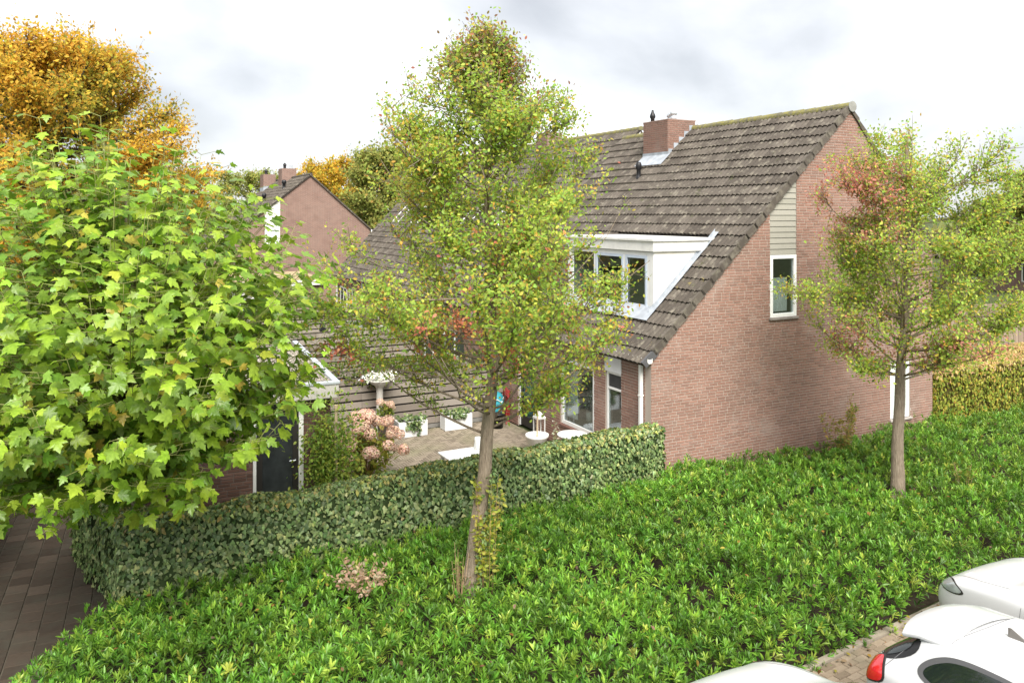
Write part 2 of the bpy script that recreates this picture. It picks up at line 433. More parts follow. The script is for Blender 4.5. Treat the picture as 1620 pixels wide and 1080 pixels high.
# the herringbone unit above leaves no overlap when the repeat is (2n) brick widths; built per diagonal
def herring2(x0, x1, y0, y1, w, n):
    L = w * n; out = []
    kmax = int((x1 - x0 + y1 - y0) / w) + 2 * n + 4
    for j in range(-kmax, kmax):
        # staircase j: horizontal bricks starting at (i*w + j*2*L/... )
        for i in range(-kmax, kmax):
            X = x0 + i * w + j * (L + L) * .5 * 1.0; Y = y0 + i * w - j * L
            if X > x1 + L or X < x0 - L or Y > y1 + L or Y < y0 - 2 * L: continue
            for r in ((X, Y, X + L, Y + w), (X + L - w, Y + w, X + L, Y + w + L) if False else (X, Y + w, X + w, Y + w + L)):
                q = (max(r[0], x0), max(r[1], y0), min(r[2], x1), min(r[3], y1))
                if q[2] - q[0] > .03 and q[3] - q[1] > .03: out.append(q)
    return out
pc = herring2(-5.9, -.05, .55, 6.62, .072, 3)
paver_field('patio', W(0, 0, 0), HROT, pc, (paver_o, paver_j), nparts=300)
# parking bay: brick klinkers, kerb edge
cells = []
w_, l_ = .105, .215
for i in range(0, 26):
    for jn in range(0, 46):
        y1 = -.14 - i * w_; x0 = jn * l_ + (i % 2) * l_ * .5
        cells.append((x0, y1 - w_, x0 + l_, y1))
prot = math.atan2(HD[1], HD[0])
park = paver_field('parking_pavement', (-.4, 7.55, 0), prot, cells, (cpaver_o, cpaver_j), nparts=300, base_poly=[(-14, -9), (30, -9), (30, -.14), (-14, -.14)])
kc = MB()
kerb = empty('kerb', (-.4, 7.55, 0), prot); kerb['kind'] = 'structure'
km = MB(); km.box(0.003, .497, -.13, -.03, -.02, .035); kmesh = km.mesh('kerb_stone', plain('kerb_concrete', (.30, .26, .21), .9, .2, .25))
for i in range(-2, 24):
    o = ob('kerb_stone', kmesh, kerb); o.location = (i * .5, 0, random.uniform(-.004, .004))
# footpath of slabs on the left
R2 = (-.41, .912); p_rot = math.atan2(-R2[0], R2[1])    # path's own y axis
cells = []
for i in range(0, 32):
    for jn in range(0, 10):
        y0 = i * .30 + (.15 if jn % 2 else 0); x0 = jn * .30
        cells.append((x0, y0, x0 + .30, y0 + .30))
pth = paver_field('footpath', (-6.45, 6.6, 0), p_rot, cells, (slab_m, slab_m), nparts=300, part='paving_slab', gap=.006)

# ------------------------------------------------------------------ end house
house = empty('end_house', (A[0], A[1], 0), HROT, 'large brick end house with a bare gable wall, dark tiled roof and white dormer', 'house')
EAVE, RIDGE_T, RIDGE_Z, DEPTH, WID = 2.75, 5.915, 8.26, 8.965, 9.4
KF = (RIDGE_Z - EAVE) / RIDGE_T; KB = 1.10
def rooff(t): return EAVE + KF * t if t <= RIDGE_T else RIDGE_Z - KB * (t - RIDGE_T)
topf = lambda t: rooff(t) - .05
WT0, WT1, WZ0, WZ1 = 3.31, 4.136, 3.36, 4.79
VT0, VT1, VZ0, VZ1 = 7.35, 8.10, .60, 2.02
gq = [(0, WT0, 0, topf), (WT0, WT1, 0, WZ0), (WT1, VT0, 0, topf), (VT0, VT1, 0, VZ0), (VT0, VT1, VZ1, topf), (VT1, DEPTH, 0, topf)]
def vis_g(a, b, z):
    p = W((a + b) / 2, 0, z)
    if z < .62: return 0
    x, y = px_of(p); return (b - a) / p[1] + (.004 if z < 3.2 else 0)
gable = brick_wall('gable_wall', house, gq, lambda u, z, d: (u, -d, z), (brick_o, brick_j), mortar, vis=vis_g, extra_top=RIDGE_T)
# front wall (plane t=0, faces the patio); u runs along -s so that face normals stay outward
def win_open(s0, s1, z0, z1): return (s0, s1, z0, z1)
fo = [(1.05, 1.66, .25, 2.66), (2.12, 3.61, .58, 2.2), (4.86, 5.84, 0.02, 2.15)]
fq = []; prev = .2
for (s0, s1, z0, z1) in fo:
    fq.append((prev, s0, 0, 2.74)); fq.append((s0, s1, 0, z0)) if z0 > .06 else None
    if z1 < 2.6: fq.append((s0, s1, z1, 2.74))
    prev = s1
fq.append((prev, WID, 0, 2.74))
fq = [q for q in fq if q]
def vis_f(a, b, z):
    if z < .55 or a > 6.7: return 0
    p = W(0, (a + b) / 2, z); return 1 / p[1]
front = brick_wall('front_wall', house, [(-q[1], -q[0], q[2], q[3]) for q in fq], lambda u, z, d: (-d, -u, z), (brick_o, brick_j), mortar, vis=lambda a, b, z: vis_f(-b, -a, z), nparts=300)
# short return of the corner, gap behind the downpipe
cw = MB(); cw.box(.003, .2, .2, .201, 0, 2.7)
# back wall and far end wall, plain
bw = MB(); bw.box(DEPTH - .2, DEPTH, .2, WID, 0, rooff(DEPTH) - .1); bw.build('back_wall', mortar, house)

def window(parent, name, axis, u0, u1, z0, z1, pos, fw=.06, fdep=.07, frame=white_p, divs=(), hdiv=(), glass=glass_m, sill=None, inset=.06, sgn=1, divw=None):
    """axis 'g': lies in the gable plane (u=t, outward -y); axis 'f': in a plane t=pos (u=s, outward -x)"""
    m = MB()
    def box(a0, a1, b0, b1, d0, d1, mb):
        if axis == 'g': mb.box(a0, a1, pos + d0, pos + d1, b0, b1)
        else: mb.box(pos + d0, pos + d1, a0, a1, b0, b1)
    d0, d1 = inset, inset + fdep
    box(u0, u0 + fw, z0, z1, d0, d1, m); box(u1 - fw, u1, z0, z1, d0, d1, m)
    box(u0 + fw, u1 - fw, z0, z0 + fw, d0, d1, m); box(u0 + fw, u1 - fw, z1 - fw, z1, d0, d1, m)
    dw = divw or fw
    for u in divs: box(u - dw / 2, u + dw / 2, z0 + fw, z1 - fw, d0 + .002, d1 - .002, m)
    ed = [u0 + fw] + [x for u in sorted(divs) for x in (u - dw / 2, u + dw / 2)] + [u1 - fw]
    for h in hdiv:
        for k in range(0, len(ed), 2): box(ed[k], ed[k + 1], h - .025, h + .025, d0 + .004, d1 - .004, m)
    fr = bevel(m.build('window', frame, parent), .006)
    fr.name = name
    zs = [z0 + fw] + [x for h in sorted(hdiv) for x in (h - .025, h + .025)] + [z1 - fw]
    for k in range(0, len(ed), 2):
        for q in range(0, len(zs), 2):
            p = MB(); box(ed[k], ed[k + 1], zs[q], zs[q + 1], (d0 + d1) / 2 - .006, (d0 + d1) / 2 + .006, p); p.build('pane', glass, fr)
    if sill:
        p = MB(); box(u0 - .04, u1 + .04, z0 - .055, z0 - .004, -.05, inset + .05, p); bevel(p.build('sill', sill, fr), .006)
    return fr
gw = window(house, 'gable_window', 'g', WT0 + .005, WT1 - .005, WZ0 + .005, WZ1 - .02, 0, fw=.085, inset=-.012, fdep=.09, sill=plain('stone_sill', (.25, .22, .20), .8, .2, .2))
gw2 = window(house, 'side_window', 'g', VT0 + .004, VT1 - .004, VZ0 + .004, VZ1 - .004, 0, fw=.11, inset=.02, sill=plain('grey_sill', (.42, .38, .35), .8, .2, .1), glass=pale_glass)
# curtains and a plant behind the upper gable window
cm = MB()
for k in range(14):
    x = WT0 + .28 + k * .034; cm.add([(x, .22 + .02 * (k % 2), WZ0 + .1), (x + .034, .22 + .02 * ((k + 1) % 2), WZ0 + .1), (x + .034, .22 + .02 * ((k + 1) % 2), WZ1 - .55), (x, .22 + .02 * (k % 2), WZ1 - .55)], [(0, 1, 2, 3)])
cm.build('curtain', curtain_m, house)
rm = MB()
def room(x0, x1, y0, y1, z0, z1):
    rm.add([(x0, y0, z0), (x1, y0, z0), (x1, y1, z0), (x0, y1, z0), (x0, y0, z1), (x1, y0, z1), (x1, y1, z1), (x0, y1, z1)], [(0, 1, 2, 3), (4, 7, 6, 5), (1, 5, 6, 2), (2, 6, 7, 3)] )
rm.box(WT0 - .6, WT1 + .6, 2.2, 2.3, 2.9, 5.2); rm.box(WT0 - .6, WT1 + .6, .25, 2.2, 2.85, 2.9)
rm.box(2.6, 2.7, .3, 9, 0.02, 2.6); rm.box(.25, 2.6, .3, 9, .02, .06); rm.box(.25, 2.6, .3, .36, .06, 2.5)
rm.box(3.0, 3.1, .9, 5.2, 3.2, 5.0); rm.box(1.2, 3.0, 1.0, 5.1, 3.42, 3.46); rm.box(1.6, 2.95, 1.02, 1.08, 3.46, 4.9)
rm.build('interior', room_m, house)
# grey cladding boards between window head and verge
npn = 15; bh = .128; c_parent = MB(); c_parent.add([(WT0 + .002, .035, WZ1), (WT1 - .002, .035, WZ1), (WT1 - .002, .035, topf(WT1)), (WT0 + .002, .035, topf(WT0))], [(0, 1, 2, 3)])
clad = c_parent.build('cladding', plain('clad_back', (.13, .125, .11), .8, .2), house)
for k in range(npn):
    z0 = WZ1 - .01 + k * bh; z1 = z0 + bh - .012
    def tl(z): return WT0 + .004 if z < topf(WT0) else (z + .05 - EAVE) / KF + .01
    a0, a1 = tl(z0), tl(z1)
    if a0 > WT1 - .06: break
    a1 = min(a1, WT1 - .01)
    p = MB(); b0, b1 = .004, .016
    vs = [(a0, b0, z0), (WT1 - .004, b0, z0), (WT1 - .004, b1, z1), (a1, b1, z1), (a0, .034, z0), (WT1 - .004, .034, z0), (WT1 - .004, .034, z1), (a1, .034, z1)]
    p.add(vs, [(0, 1, 2, 3), (4, 7, 6, 5), (0, 4, 5, 1), (1, 5, 6, 2), (2, 6, 7, 3), (3, 7, 4, 0)]); p.build('cladding_board', clad_m, clad)

# front openings
nw = window(house, 'narrow_window', 'f', 1.055, 1.655, .26, 2.2, 0, fw=.05, inset=.03, hdiv=(1.83,), sill=None)
sc2 = MB(); sc2.box(.055, .06, 1.11, 1.6, 1.86, 2.15); sc2.build('insect_screen', plain('mesh_screen', (.06, .06, .06), .9, .1, .2), nw)
pn = MB(); pn.box(-.022, .06, 1.04, 1.67, 2.21, 2.70); bevel(pn.build('window_panel', plain('grey_white_panel', (.68, .68, .69), .5, .3, .03), house), .006)
bw_ = window(house, 'living_window', 'f', 2.125, 3.605, .585, 2.195, 0, fw=.09, inset=.02, sill=plain('brick_sill', (.2, .11, .09), .9, .1, .2))
dr = MB(); dr.box(.03, .10, 4.865, 4.93, .03, 2.145); dr.box(.03, .10, 5.77, 5.835, .03, 2.145); dr.box(.03, .1, 4.93, 5.77, 2.08, 2.145)
door = bevel(dr.build('door', white_p, house), .006); door['label'] = 'black garden door in a white frame'
dl = MB(); dl.box(.045, .085, 4.935, 5.765, .05, .32); dl.box(.045, .085, 4.935, 5.04, .32, 2.07); dl.box(.045, .085, 5.66, 5.765, .32, 2.07); dl.box(.045, .085, 5.04, 5.66, 1.96, 2.07); dl.build('door_leaf', dark_m, door)
p = MB(); p.box(.06, .068, 5.04, 5.66, .32, 1.96); p.build('pane', glass_m, door)
p = MB(); p.tube([(.04, 5.0, 1.05), (.0, 5.0, 1.05), (.0, 5.12, 1.05)], .012, 6); p.build('handle', zinc_m, door)
cm = MB()
for k in range(16):
    y = 3.2 + k * .03; cm.add([(.24 + .02 * (k % 2), y, .7), (.24 + .02 * ((k + 1) % 2), y + .03, .7), (.24 + .02 * ((k + 1) % 2), y + .03, 2.15), (.24 + .02 * (k % 2), y, 2.15)], [(0, 1, 2, 3)])
cm.build('curtain', curtain_m, house)

# gutter and downpipe
gm = MB(); prof = [(-.13, -.0), (-.13, -.07), (-.10, -.10), (-.03, -.10), (-.008, -.07), (-.008, 0), (-.016, 0), (-.02, -.02), (-.115, -.02), (-.122, 0)]
gm.prism([(a, EAVE - .02 + b) for a, b in prof], 'y', -.06, WID)
gut = gm.build('gutter', white_d, house)
dp = MB(); dp.box(-.085, -.012, .245, .325, 0.0, EAVE - .12); bevel(dp.build('downpipe', white_p, house), .012)
pb = MB()
for z in (.9, 1.9): pb.box(-.09, -.003, .235, .335, z, z + .03)
pb.build('pipe_bracket', white_p, house)

# --------------------------------- roofs
def tile_mesh(name, mat, w=.30, ln=.42, n=8, amp=.042, th=.044):
    xs = [w * k / n for k in range(n + 1)]
    hs = [amp * (1 + math.cos(4 * math.pi * k / n)) * (.5 if k not in (0, n) else .5) for k in range(n + 1)]
    hs = [amp * abs(math.sin(2 * math.pi * k / n)) ** .55 for k in range(n + 1)]
    m = MB(); vs = []
    for x, h in zip(xs, hs): vs.append((x, 0, h + th))          # lower edge, top
    for x, h in zip(xs, hs): vs.append((x, ln, h))              # upper edge tucked under the next course
    for x, h in zip(xs, hs): vs.append((x, 0.012, h + th - .034))    # lip
    q = n + 1; fs = []
    for k in range(n):
        fs.append((k, k + 1, q + k + 1, q + k)); fs.append((2 * q + k, 2 * q + k + 1, k + 1, k))
    fs.append((0, q, 2 * q)); fs.append((n, 2 * q + n, q + n))
    m.add(vs, fs, .5); return m.mesh(name, mat), vs, fs

def tiled_slope(roof_name, parent, origin, ang, length, slope_len, mats, expo=.345, tw=.30, holes=(), nparts=300, vis=None, thick=.06, skipcol=0, n=12):
    """roof part with its own frame: x along the eaves (0..-length), y up the slope, z out"""
    base = MB(); 
    def cut(x0, x1, y0, y1, hs):
        if not hs: base.box(x0, x1, y0, y1, -thick, -.012); return
        (a, b, c, d) = hs[0]
        for q in ((x0, a, y0, y1), (b, x1, y0, y1), (a, b, y0, c), (a, b, d, y1)):
            if q[1] - q[0] > .01 and q[3] - q[2] > .01: cut(*q, hs[1:])
    cut(-length, 0, 0, slope_len, list(holes))
    ro = base.build(roof_name, plain('roof_underlay', (.05, .045, .04), .9, .1), parent)
    c_, s_ = math.cos(ang), math.sin(ang)
    # columns of the matrix: X = -house y, Y = (cos,0,sin), Z = (-sin,0,cos)
    M = Matrix(((0, c_, -s_, origin[0]), (-1, 0, 0, origin[1]), (0, s_, c_, origin[2]), (0, 0, 0, 1)))
    if mats == 'back': pass
    ro.matrix_local = M
    tm, tv, tf = tile_mesh('roof_tile', mats[0], tw, expo + .07, n)
    cells = []
    for r in range(int(slope_len / expo + .3)):
        for k in range(int(length / tw + .01)):
            x = -(k + 1) * tw; y = r * expo - .03
            if any(h[0] - .12 < x + tw / 2 < h[1] + .12 and h[2] - .1 < y + expo / 2 < h[3] - .08 for h in holes): continue
            cells.append((x, y))
    sh = []
    for i, (x, y) in enumerate(cells):
        v = vis(x + tw / 2, y + expo / 2) if vis else 0
        if v > 0: sh.append((v, i))
    sh.sort(reverse=True); single = set(i for _, i in sh[:nparts]); j = MB()
    for i, (x, y) in enumerate(cells):
        dz = random.uniform(-.004, .004); dx = random.uniform(-.003, .003); dy = random.uniform(-.008, .008)
        if i in single:
            o = ob('roof_tile', tm, ro); o.location = (x + dx, y + dy, dz); o.rotation_euler = (random.uniform(-.006, .006), random.uniform(-.008, .008), 0)
        else:
            tl = random.uniform(-.006, .006)
            j.add([(a + x + dx, b + y + dy, c + dz + tl * a) for a, b, c in tv], tf)
    jo = j.build('tiling', mats[1], ro); jo['kind'] = 'stuff'
    return ro
ANG = math.atan(KF); SL = RIDGE_T / math.cos(ANG)
EO = .24                                              # tiles run a little past the wall into the gutter
D_S0, D_S1 = .95, 4.55                                # dormer along s
dn0, dn1 = .80, 2.56                                  # its face and the line where its roof meets the slope
def yl(t): return (t + EO * math.cos(ANG)) / math.cos(ANG)
def vis_roof(x, y):
    s = -x; t = (y - EO) * math.cos(ANG)
    p = W(t, s, rooff(t)); a, b = px_of(p)
    return 1 / p[1] if a > 930 else 0
roof = tiled_slope('roof', house, (-EO * math.cos(ANG), .0, EAVE + .03 - EO * math.sin(ANG)), ANG, WID, SL + EO, (tile_o, tile_j), holes=[(-D_S1, -D_S0, yl(dn0), yl(dn1))], vis=vis_roof)
# verge tiles with a folded edge hanging over the gable
vm = MB()
pr = [(0, .075), (.05, .075), (.05, -.09), (.036, -.09), (.036, .04), (0, .035)]
vs = [(x, 0, z + .015) for x, z in pr] + [(x, .40, z - .018) for x, z in pr]; n6 = 6
vm.add(vs, [tuple(range(n6)), tuple(range(n6, 12))[::-1]] + [(i, (i + 1) % n6, n6 + (i + 1) % n6, n6 + i)[::-1] for i in range(n6)], .5)
vmesh = vm.mesh('verge_tile', verge_m)
for r in range(int((SL + EO) / .345 + .3)):
    o = ob('verge_tile', vmesh, roof); o.location = (0, r * .345 - .03, .012)
    if r == 0:
        o.data = vmesh.copy(); o.data.materials[0] = newtile_m; o['label'] = 'smooth newer verge tile at the eaves corner'
# back slope
bs = MB(); e0 = rooff(DEPTH + .25)
for k in range(12):
    f0, f1 = k / 12, (k + 1) / 12; ta, tb = RIDGE_T + (DEPTH + .25 - RIDGE_T) * f0, RIDGE_T + (DEPTH + .25 - RIDGE_T) * f1
    za, zb = rooff(ta), rooff(tb)
    bs.add([(ta, -.05, za - .0), (tb, -.05, zb + .05), (tb, WID, zb + .05), (ta, WID, za - .0), (ta, -.05, za - .11), (tb, -.05, zb - .09), (tb, WID, zb - .09), (ta, WID, za - .11)], [(0, 3, 2, 1)[::-1], (4, 5, 6, 7)[::-1], (0, 1, 5, 4)[::-1], (1, 2, 6, 5)[::-1], (2, 3, 7, 6)])
bs.build('back_slope', tile_j, house)
# ridge tiles
rmb = MB(); seg = 8; vs = []
for (y, rr) in ((0, .125), (.40, .112)):
    for k in range(seg + 1):
        a = math.pi * (k / seg) * 1.1 - .05 * math.pi; vs.append((rr * math.cos(a), y, rr * math.sin(a)))
q = seg + 1; rmb.add(vs, [(k, k + 1, q + k + 1, q + k)[::-1] for k in range(seg)] + [tuple(range(q))], .5)
rmesh = rmb.mesh('ridge_tile', ridge_m)
for k in range(int(WID / .37)):
    if 5.7 < k * .37 < 6.7: continue
    o = ob('ridge_tile', rmesh, house); o.location = (RIDGE_T, -.06 + k * .37, RIDGE_Z + .0 + random.uniform(-.006, .006)); o.rotation_euler = (random.uniform(-.01, .01), 0, 0)
rd = MB(); rd.lathe([(.0, 0), (.13, 0), (.13, .02), (0, .022)], k=18); o = rd.build('ridge_end_disc', plain('ridge_cap', (.27, .27, .25), .8, .2, .15), house); o.location = (RIDGE_T, -.062, RIDGE_Z + .01); o.rotation_euler = (R(90), 0, 0)
# chimney
CT0, CT1, CS0, CS1, CZ = 4.93, 5.95, 5.65, 6.85, 8.50
ch = empty('chimney', (0, 0, 0)); ch.parent = house
def chim_quads(): pass
core = MB(); core.box(CT0, CT1, CS0, CS1, 6.9, CZ); 
bpy.data.objects.remove(ch)
ch = core.build('chimney', mortar, house)
jb = MB(); cb = {}
def cbrick(L_, ax):
    k = (round(L_, 3), ax)
    if k not in cb:
        m = MB(); c = .003; d = .012
        if ax == 's': vv = [(0, 0, 0), (L_, 0, 0), (L_, 0, .05), (0, 0, .05), (c, -d, c), (L_ - c, -d, c), (L_ - c, -d, .05 - c), (c, -d, .05 - c)]
        else: vv = [(0, L_, 0), (0, 0, 0), (0, 0, .05), (0, L_, .05), (-d, L_ - c, c), (-d, c, c), (-d, c, .05 - c), (-d, L_ - c, .05 - c)]
        m.add(vv, [(4, 5, 6, 7), (0, 1, 5, 4), (1, 2, 6, 5), (2, 3, 7, 6), (3, 0, 4, 7)], .5); cb[k] = m.mesh('brick', brick_o)
    return cb[k]
nz = int((CZ - 7.35) / .0625)
for r in range(nz + 1):
    z = CZ - .056 - r * .0625
    for ax, L0, lo in (('s', CT1 - CT0, CT0), ('f', CS1 - CS0, CS0)):
        u = -.11 * (r % 2) - .05
        while u < L0:
            a, b = max(u, .002), min(u + .21, L0 - .002)
            if b - a > .03:
                if ax == 's' and z > rooff(lo + a) or ax == 'f' and z > rooff(CT0):
                    o = ob('brick', cbrick(b - a, ax), ch); o.location = (lo + a, CS0 - .0005, z) if ax == 's' else (CT0 - .0005, lo + a, z)
            u += .221
fl = MB()
fl.box(CT0 - .018, CT0 - .012, CS0 - .02, CS1 + .02, rooff(CT0) - .1, rooff(CT0) + .22)
for k in range(5):
    ta = CT0 + k * (RIDGE_T - CT0) / 5; tb = CT0 + (k + 1) * (RIDGE_T - CT0) / 5
    fl.add([(ta, CS0 - .016, rooff(ta) - .1), (tb, CS0 - .016, rooff(tb) - .1), (tb, CS0 - .016, rooff(ta) + .30), (ta, CS0 - .016, rooff(ta) + .30)], [(0, 1, 2, 3)])
fl.add([(CT0 - .35, CS0 - .1, rooff(CT0 - .35) + .155), (CT0, CS0 - .1, rooff(CT0) + .155), (CT0, CS1, rooff(CT0) + .155), (CT0 - .35, CS1, rooff(CT0 - .35) + .155)], [(0, 1, 2, 3)])
fl.build('flashing', lead_m, ch)
cap = MB(); cap.box(CT0 - .02, CT1 + .02, CS0 - .02, CS1 + .02, CZ, CZ + .03); cap.build('chimney_cap', plain('cap_mortar', (.33, .23, .19), .9, .1, .2), ch)
for (a, b) in ((5.3, 5.85), (5.45, 6.12), (5.6, 6.4)):
    q = MB(); q.lathe([(.09, 0), (.09, .10), (.075, .11), (.075, .15), (.105, .16), (.105, .25), (.09, .255)], (a, b, CZ + .03), 14); q.build('flue', zinc_m, ch, True)
q = MB(); q.lathe([(.06, 0), (.06, .1), (.09, .14), (.085, .2), (.04, .3), (.03, .36), (.0, .37)], (5.05, 6.55, CZ + .03), 14); q.build('chimney_cowl', black_m, ch, True)
def vent(t, s, z, parent, nm='roof_vent', h=.42, r=.07):
    q = MB(); q.lathe([(r * 1.25, -.15), (r * 1.15, .04), (r * .9, .08), (r * .9, h * .55), (r * 1.3, h * .6), (r * 1.3, h * .85), (r * .9, h), (0, h + .01)], (t, s, z), 14); return q.build(nm, black_m, parent, True)
vent(4.25, 6.18, rooff(4.25) + .04, house, h=.5)
# dormer
dz0, dz1 = 3.46, 5.12
pq = [(dn0 + .04, rooff(dn0) - .1), (dn0 + .04, dz1 - .26), (2.75, dz1 - .26), (2.75, rooff(2.75) - .35)]
dorm = MB(); dorm.prism(pq, 'y', D_S0, D_S0 + .05)
dormer = dorm.build('dormer', cheek_m, house)
f = MB(); f.prism(pq, 'y', D_S1 - .05, D_S1); f.build('cheek', cheek_m, dormer)
f = MB(); f.box(dn0 - .06, 2.9, D_S0 - .06, D_S1 + .06, dz1 - .255, dz1 - .03); bevel(f.build('fascia', white_d, dormer), .008)
f = MB(); f.box(dn0 - .10, 2.75, D_S0 - .10, D_S1 + .1, dz1 - .028, dz1 + .035); bevel(f.build('roof_edge', white_d, dormer), .01)
f = MB(); f.box(dn0 - .0, dn0 + .06, D_S0 + .052, D_S1 - .052, dz0 - .12, dz0 + .03); f.build('lower_panel', white_d, dormer)
f = MB(); f.box(dn0 - .01, dn0 + .039, D_S0, D_S0 + .14, dz0 - .12, dz1 - .262); f.box(dn0 - .01, dn0 + .039, D_S1 - .14, D_S1, dz0 - .12, dz1 - .262); f.build('corner_post', white_p, dormer)
window(dormer, 'window', 'f', D_S0 + .145, D_S1 - .145, dz0 + .035, dz1 - .268, dn0, fw=.09, inset=-.005, fdep=.05, divs=(2.05, 3.3), divw=.10, sill=blue_f)
f = MB()
for (a, b) in ((D_S0 + .24, 2.0), (2.1, 3.25)):
    z0, z1 = dz0 + .13, dz1 - .36
    f.box(dn0 - .02, dn0 + .012, a, a + .06, z0, z1); f.box(dn0 - .02, dn0 + .012, b - .06, b, z0, z1); f.box(dn0 - .02, dn0 + .012, a + .06, b - .06, z0, z0 + .06); f.box(dn0 - .02, dn0 + .012, a + .06, b - .06, z1 - .06, z1)
f.build('sash', blue_f, dormer)
f = MB()
for k in range(10):
    ta = dn0 - .15 + k * .19; tb = ta + .19
    f.add([(ta, D_S0 - .13, rooff(ta) + .165), (tb, D_S0 - .13, rooff(tb) + .165), (tb, D_S0 + .0, rooff(tb) + .165), (ta, D_S0 + .0, rooff(ta) + .165)], [(0, 1, 2, 3)])
    f.add([(ta, D_S0 - .006, rooff(ta) - .02), (tb, D_S0 - .006, rooff(tb) - .02), (tb, D_S0 - .006, rooff(tb) + .24), (ta, D_S0 - .006, rooff(ta) + .24)], [(0, 1, 2, 3)])
f.add([(dn0 - .30, D_S0 - .13, rooff(dn0 - .3) + .17), (dn0, D_S0 - .13, rooff(dn0) + .17), (dn0, D_S1 + .1, rooff(dn0) + .17), (dn0 - .3, D_S1 + .1, rooff(dn0 - .3) + .17)], [(0, 1, 2, 3)])
f.build('flashing', lead_m, dormer)

# ------------------------------------------------------------------ terrace behind (continues the row)
row = empty('terraced_house', W(1.1, 9.4), HROT, 'long terraced brick house with skylights, seen behind the middle tree', 'house')
RL = 18.5; R_RID_T, R_RID_Z = 5.6, 8.62; R_EAVE = 2.72; RK = (R_RID_Z - R_EAVE) / R_RID_T
def brick_tex(name, c1, c2, mo, bw_=.22, bh_=.0625, frame_rot=HROT):
    m, t, b = mat_base(name, .9, .15)
    g_ = N(t, 'ShaderNodeNewGeometry'); mpn = N(t, 'ShaderNodeMapping', vector_type='TEXTURE'); mpn.inputs['Rotation'].default_value = (0, 0, frame_rot)
    t.links.new(g_.outputs['Position'], mpn.inputs[0]); sp = N(t, 'ShaderNodeSeparateXYZ'); t.links.new(mpn.outputs[0], sp.inputs[0])
    ad = N(t, 'ShaderNodeMath', operation='ADD'); t.links.new(sp.outputs[0], ad.inputs[0]); t.links.new(sp.outputs[1], ad.inputs[1])
    cb_ = N(t, 'ShaderNodeCombineXYZ'); t.links.new(ad.outputs[0], cb_.inputs[0]); t.links.new(sp.outputs[2], cb_.inputs[1])
    bt = N(t, 'ShaderNodeTexBrick'); bt.inputs['Scale'].default_value = 1; bt.inputs['Brick Width'].default_value = bw_; bt.inputs['Row Height'].default_value = bh_; bt.inputs['Mortar Size'].default_value = .009
    bt.inputs['Color1'].default_value = (*c1, 1); bt.inputs['Color2'].default_value = (*c2, 1); bt.inputs['Mortar'].default_value = (*mo, 1)
    t.links.new(cb_.outputs[0], bt.inputs[0])
    f_ = wnoise(t, .9, 6, .6); c = mix(t, maprange(t, f_, .5, .72, 0, .3), bt.outputs[0], (.32, .23, .19))
    f2_ = wnoise(t, 1.6, 5, .6); c = mix(t, maprange(t, f2_, .5, .75, 0, .4), c, (.13, .075, .06))
    t.links.new(c, b.inputs['Base Color']); bump(t, b, bt.outputs['Fac'], .3, -.01); return m
fbrick = brick_tex('far_brick', (.225, .122, .094), (.165, .09, .071), (.33, .27, .235))
m = MB(); m.box(0, .2, 0, RL, 0, R_EAVE - .02); m.prism([(0.2, 0), (9, 0), (9, 4.8), (R_RID_T, R_RID_Z - .06), (.2, R_EAVE)], 'y', RL - .2, RL); m.build('wall', fbrick, row)
m = MB(); m.prism([(0.3, R_EAVE + .1), (R_RID_T, R_RID_Z - .04), (9, 4.9), (9, 2.6)], 'y', -.02, .1); m.build('white_gable', white_d, row)
rang = math.atan(RK); RSL = R_RID_T / math.cos(rang)
def vis_row(x, y):
    s = 9.4 - x; t = 1.1 + y * math.cos(rang); p = W(t, s, R_EAVE + y * math.sin(rang)); a, b = px_of(p)
    return 1 / p[1] if a < 900 else 0
rr = tiled_slope('roof', row, (-.22, -.05, R_EAVE - .15), rang, RL + .1, RSL + .28, (tile_o, tile_j), vis=vis_row, nparts=300, n=6)
m = MB()
m.prism([(R_RID_T, R_RID_Z), (9.3, 4.7), (9.3, 4.6), (R_RID_T, R_RID_Z - .1)], 'y', -.05, RL + .05); m.build('back_slope', tile_j, row)
for k in range(int((RL + .1) / .37)):
    o = ob('ridge_tile', rmesh, row); o.location = (R_RID_T, -.06 + k * .37, R_RID_Z + .02)
m = MB(); m.prism([(a - .0, R_EAVE - .03 + b) for a, b in prof], 'y', -.02, RL + .05); m.build('gutter', white_p, row)
for s in (4.05, 6.7, 14.0, 18.4):
    m = MB(); m.tube([(-.07, s, 0), (-.07, s, R_EAVE - .1)], .045, 8); m.build('downpipe', white_p, row)
def skylight(t, s, w, h):
    m = MB(); z = R_EAVE + RK * t
    c_, s_ = math.cos(rang), math.sin(rang)
    Mx = Matrix(((0, c_, -s_, t), (-1, 0, 0, s), (0, s_, c_, z), (0, 0, 0, 1)))
    m.box(-w / 2, -w / 2 + .07, 0, h, 0, .13); m.box(w / 2 - .07, w / 2, 0, h, 0, .13); m.box(-w / 2 + .07, w / 2 - .07, 0, .08, 0, .13); m.box(-w / 2 + .07, w / 2 - .07, h - .08, h, 0, .13)
    o = m.build('skylight', white_p, row); o.matrix_local = Mx
    m = MB(); m.box(-w / 2 + .071, w / 2 - .071, .081, h - .081, .08, .09); m.build('pane', pale_glass, o)
for (t, s) in ((2.35, 2.2), (2.35, 4.6), (2.35, 7.6), (2.35, 10.4), (2.35, 13.4), (2.4, 16.2)): skylight(t, s, 1.0, 1.15)
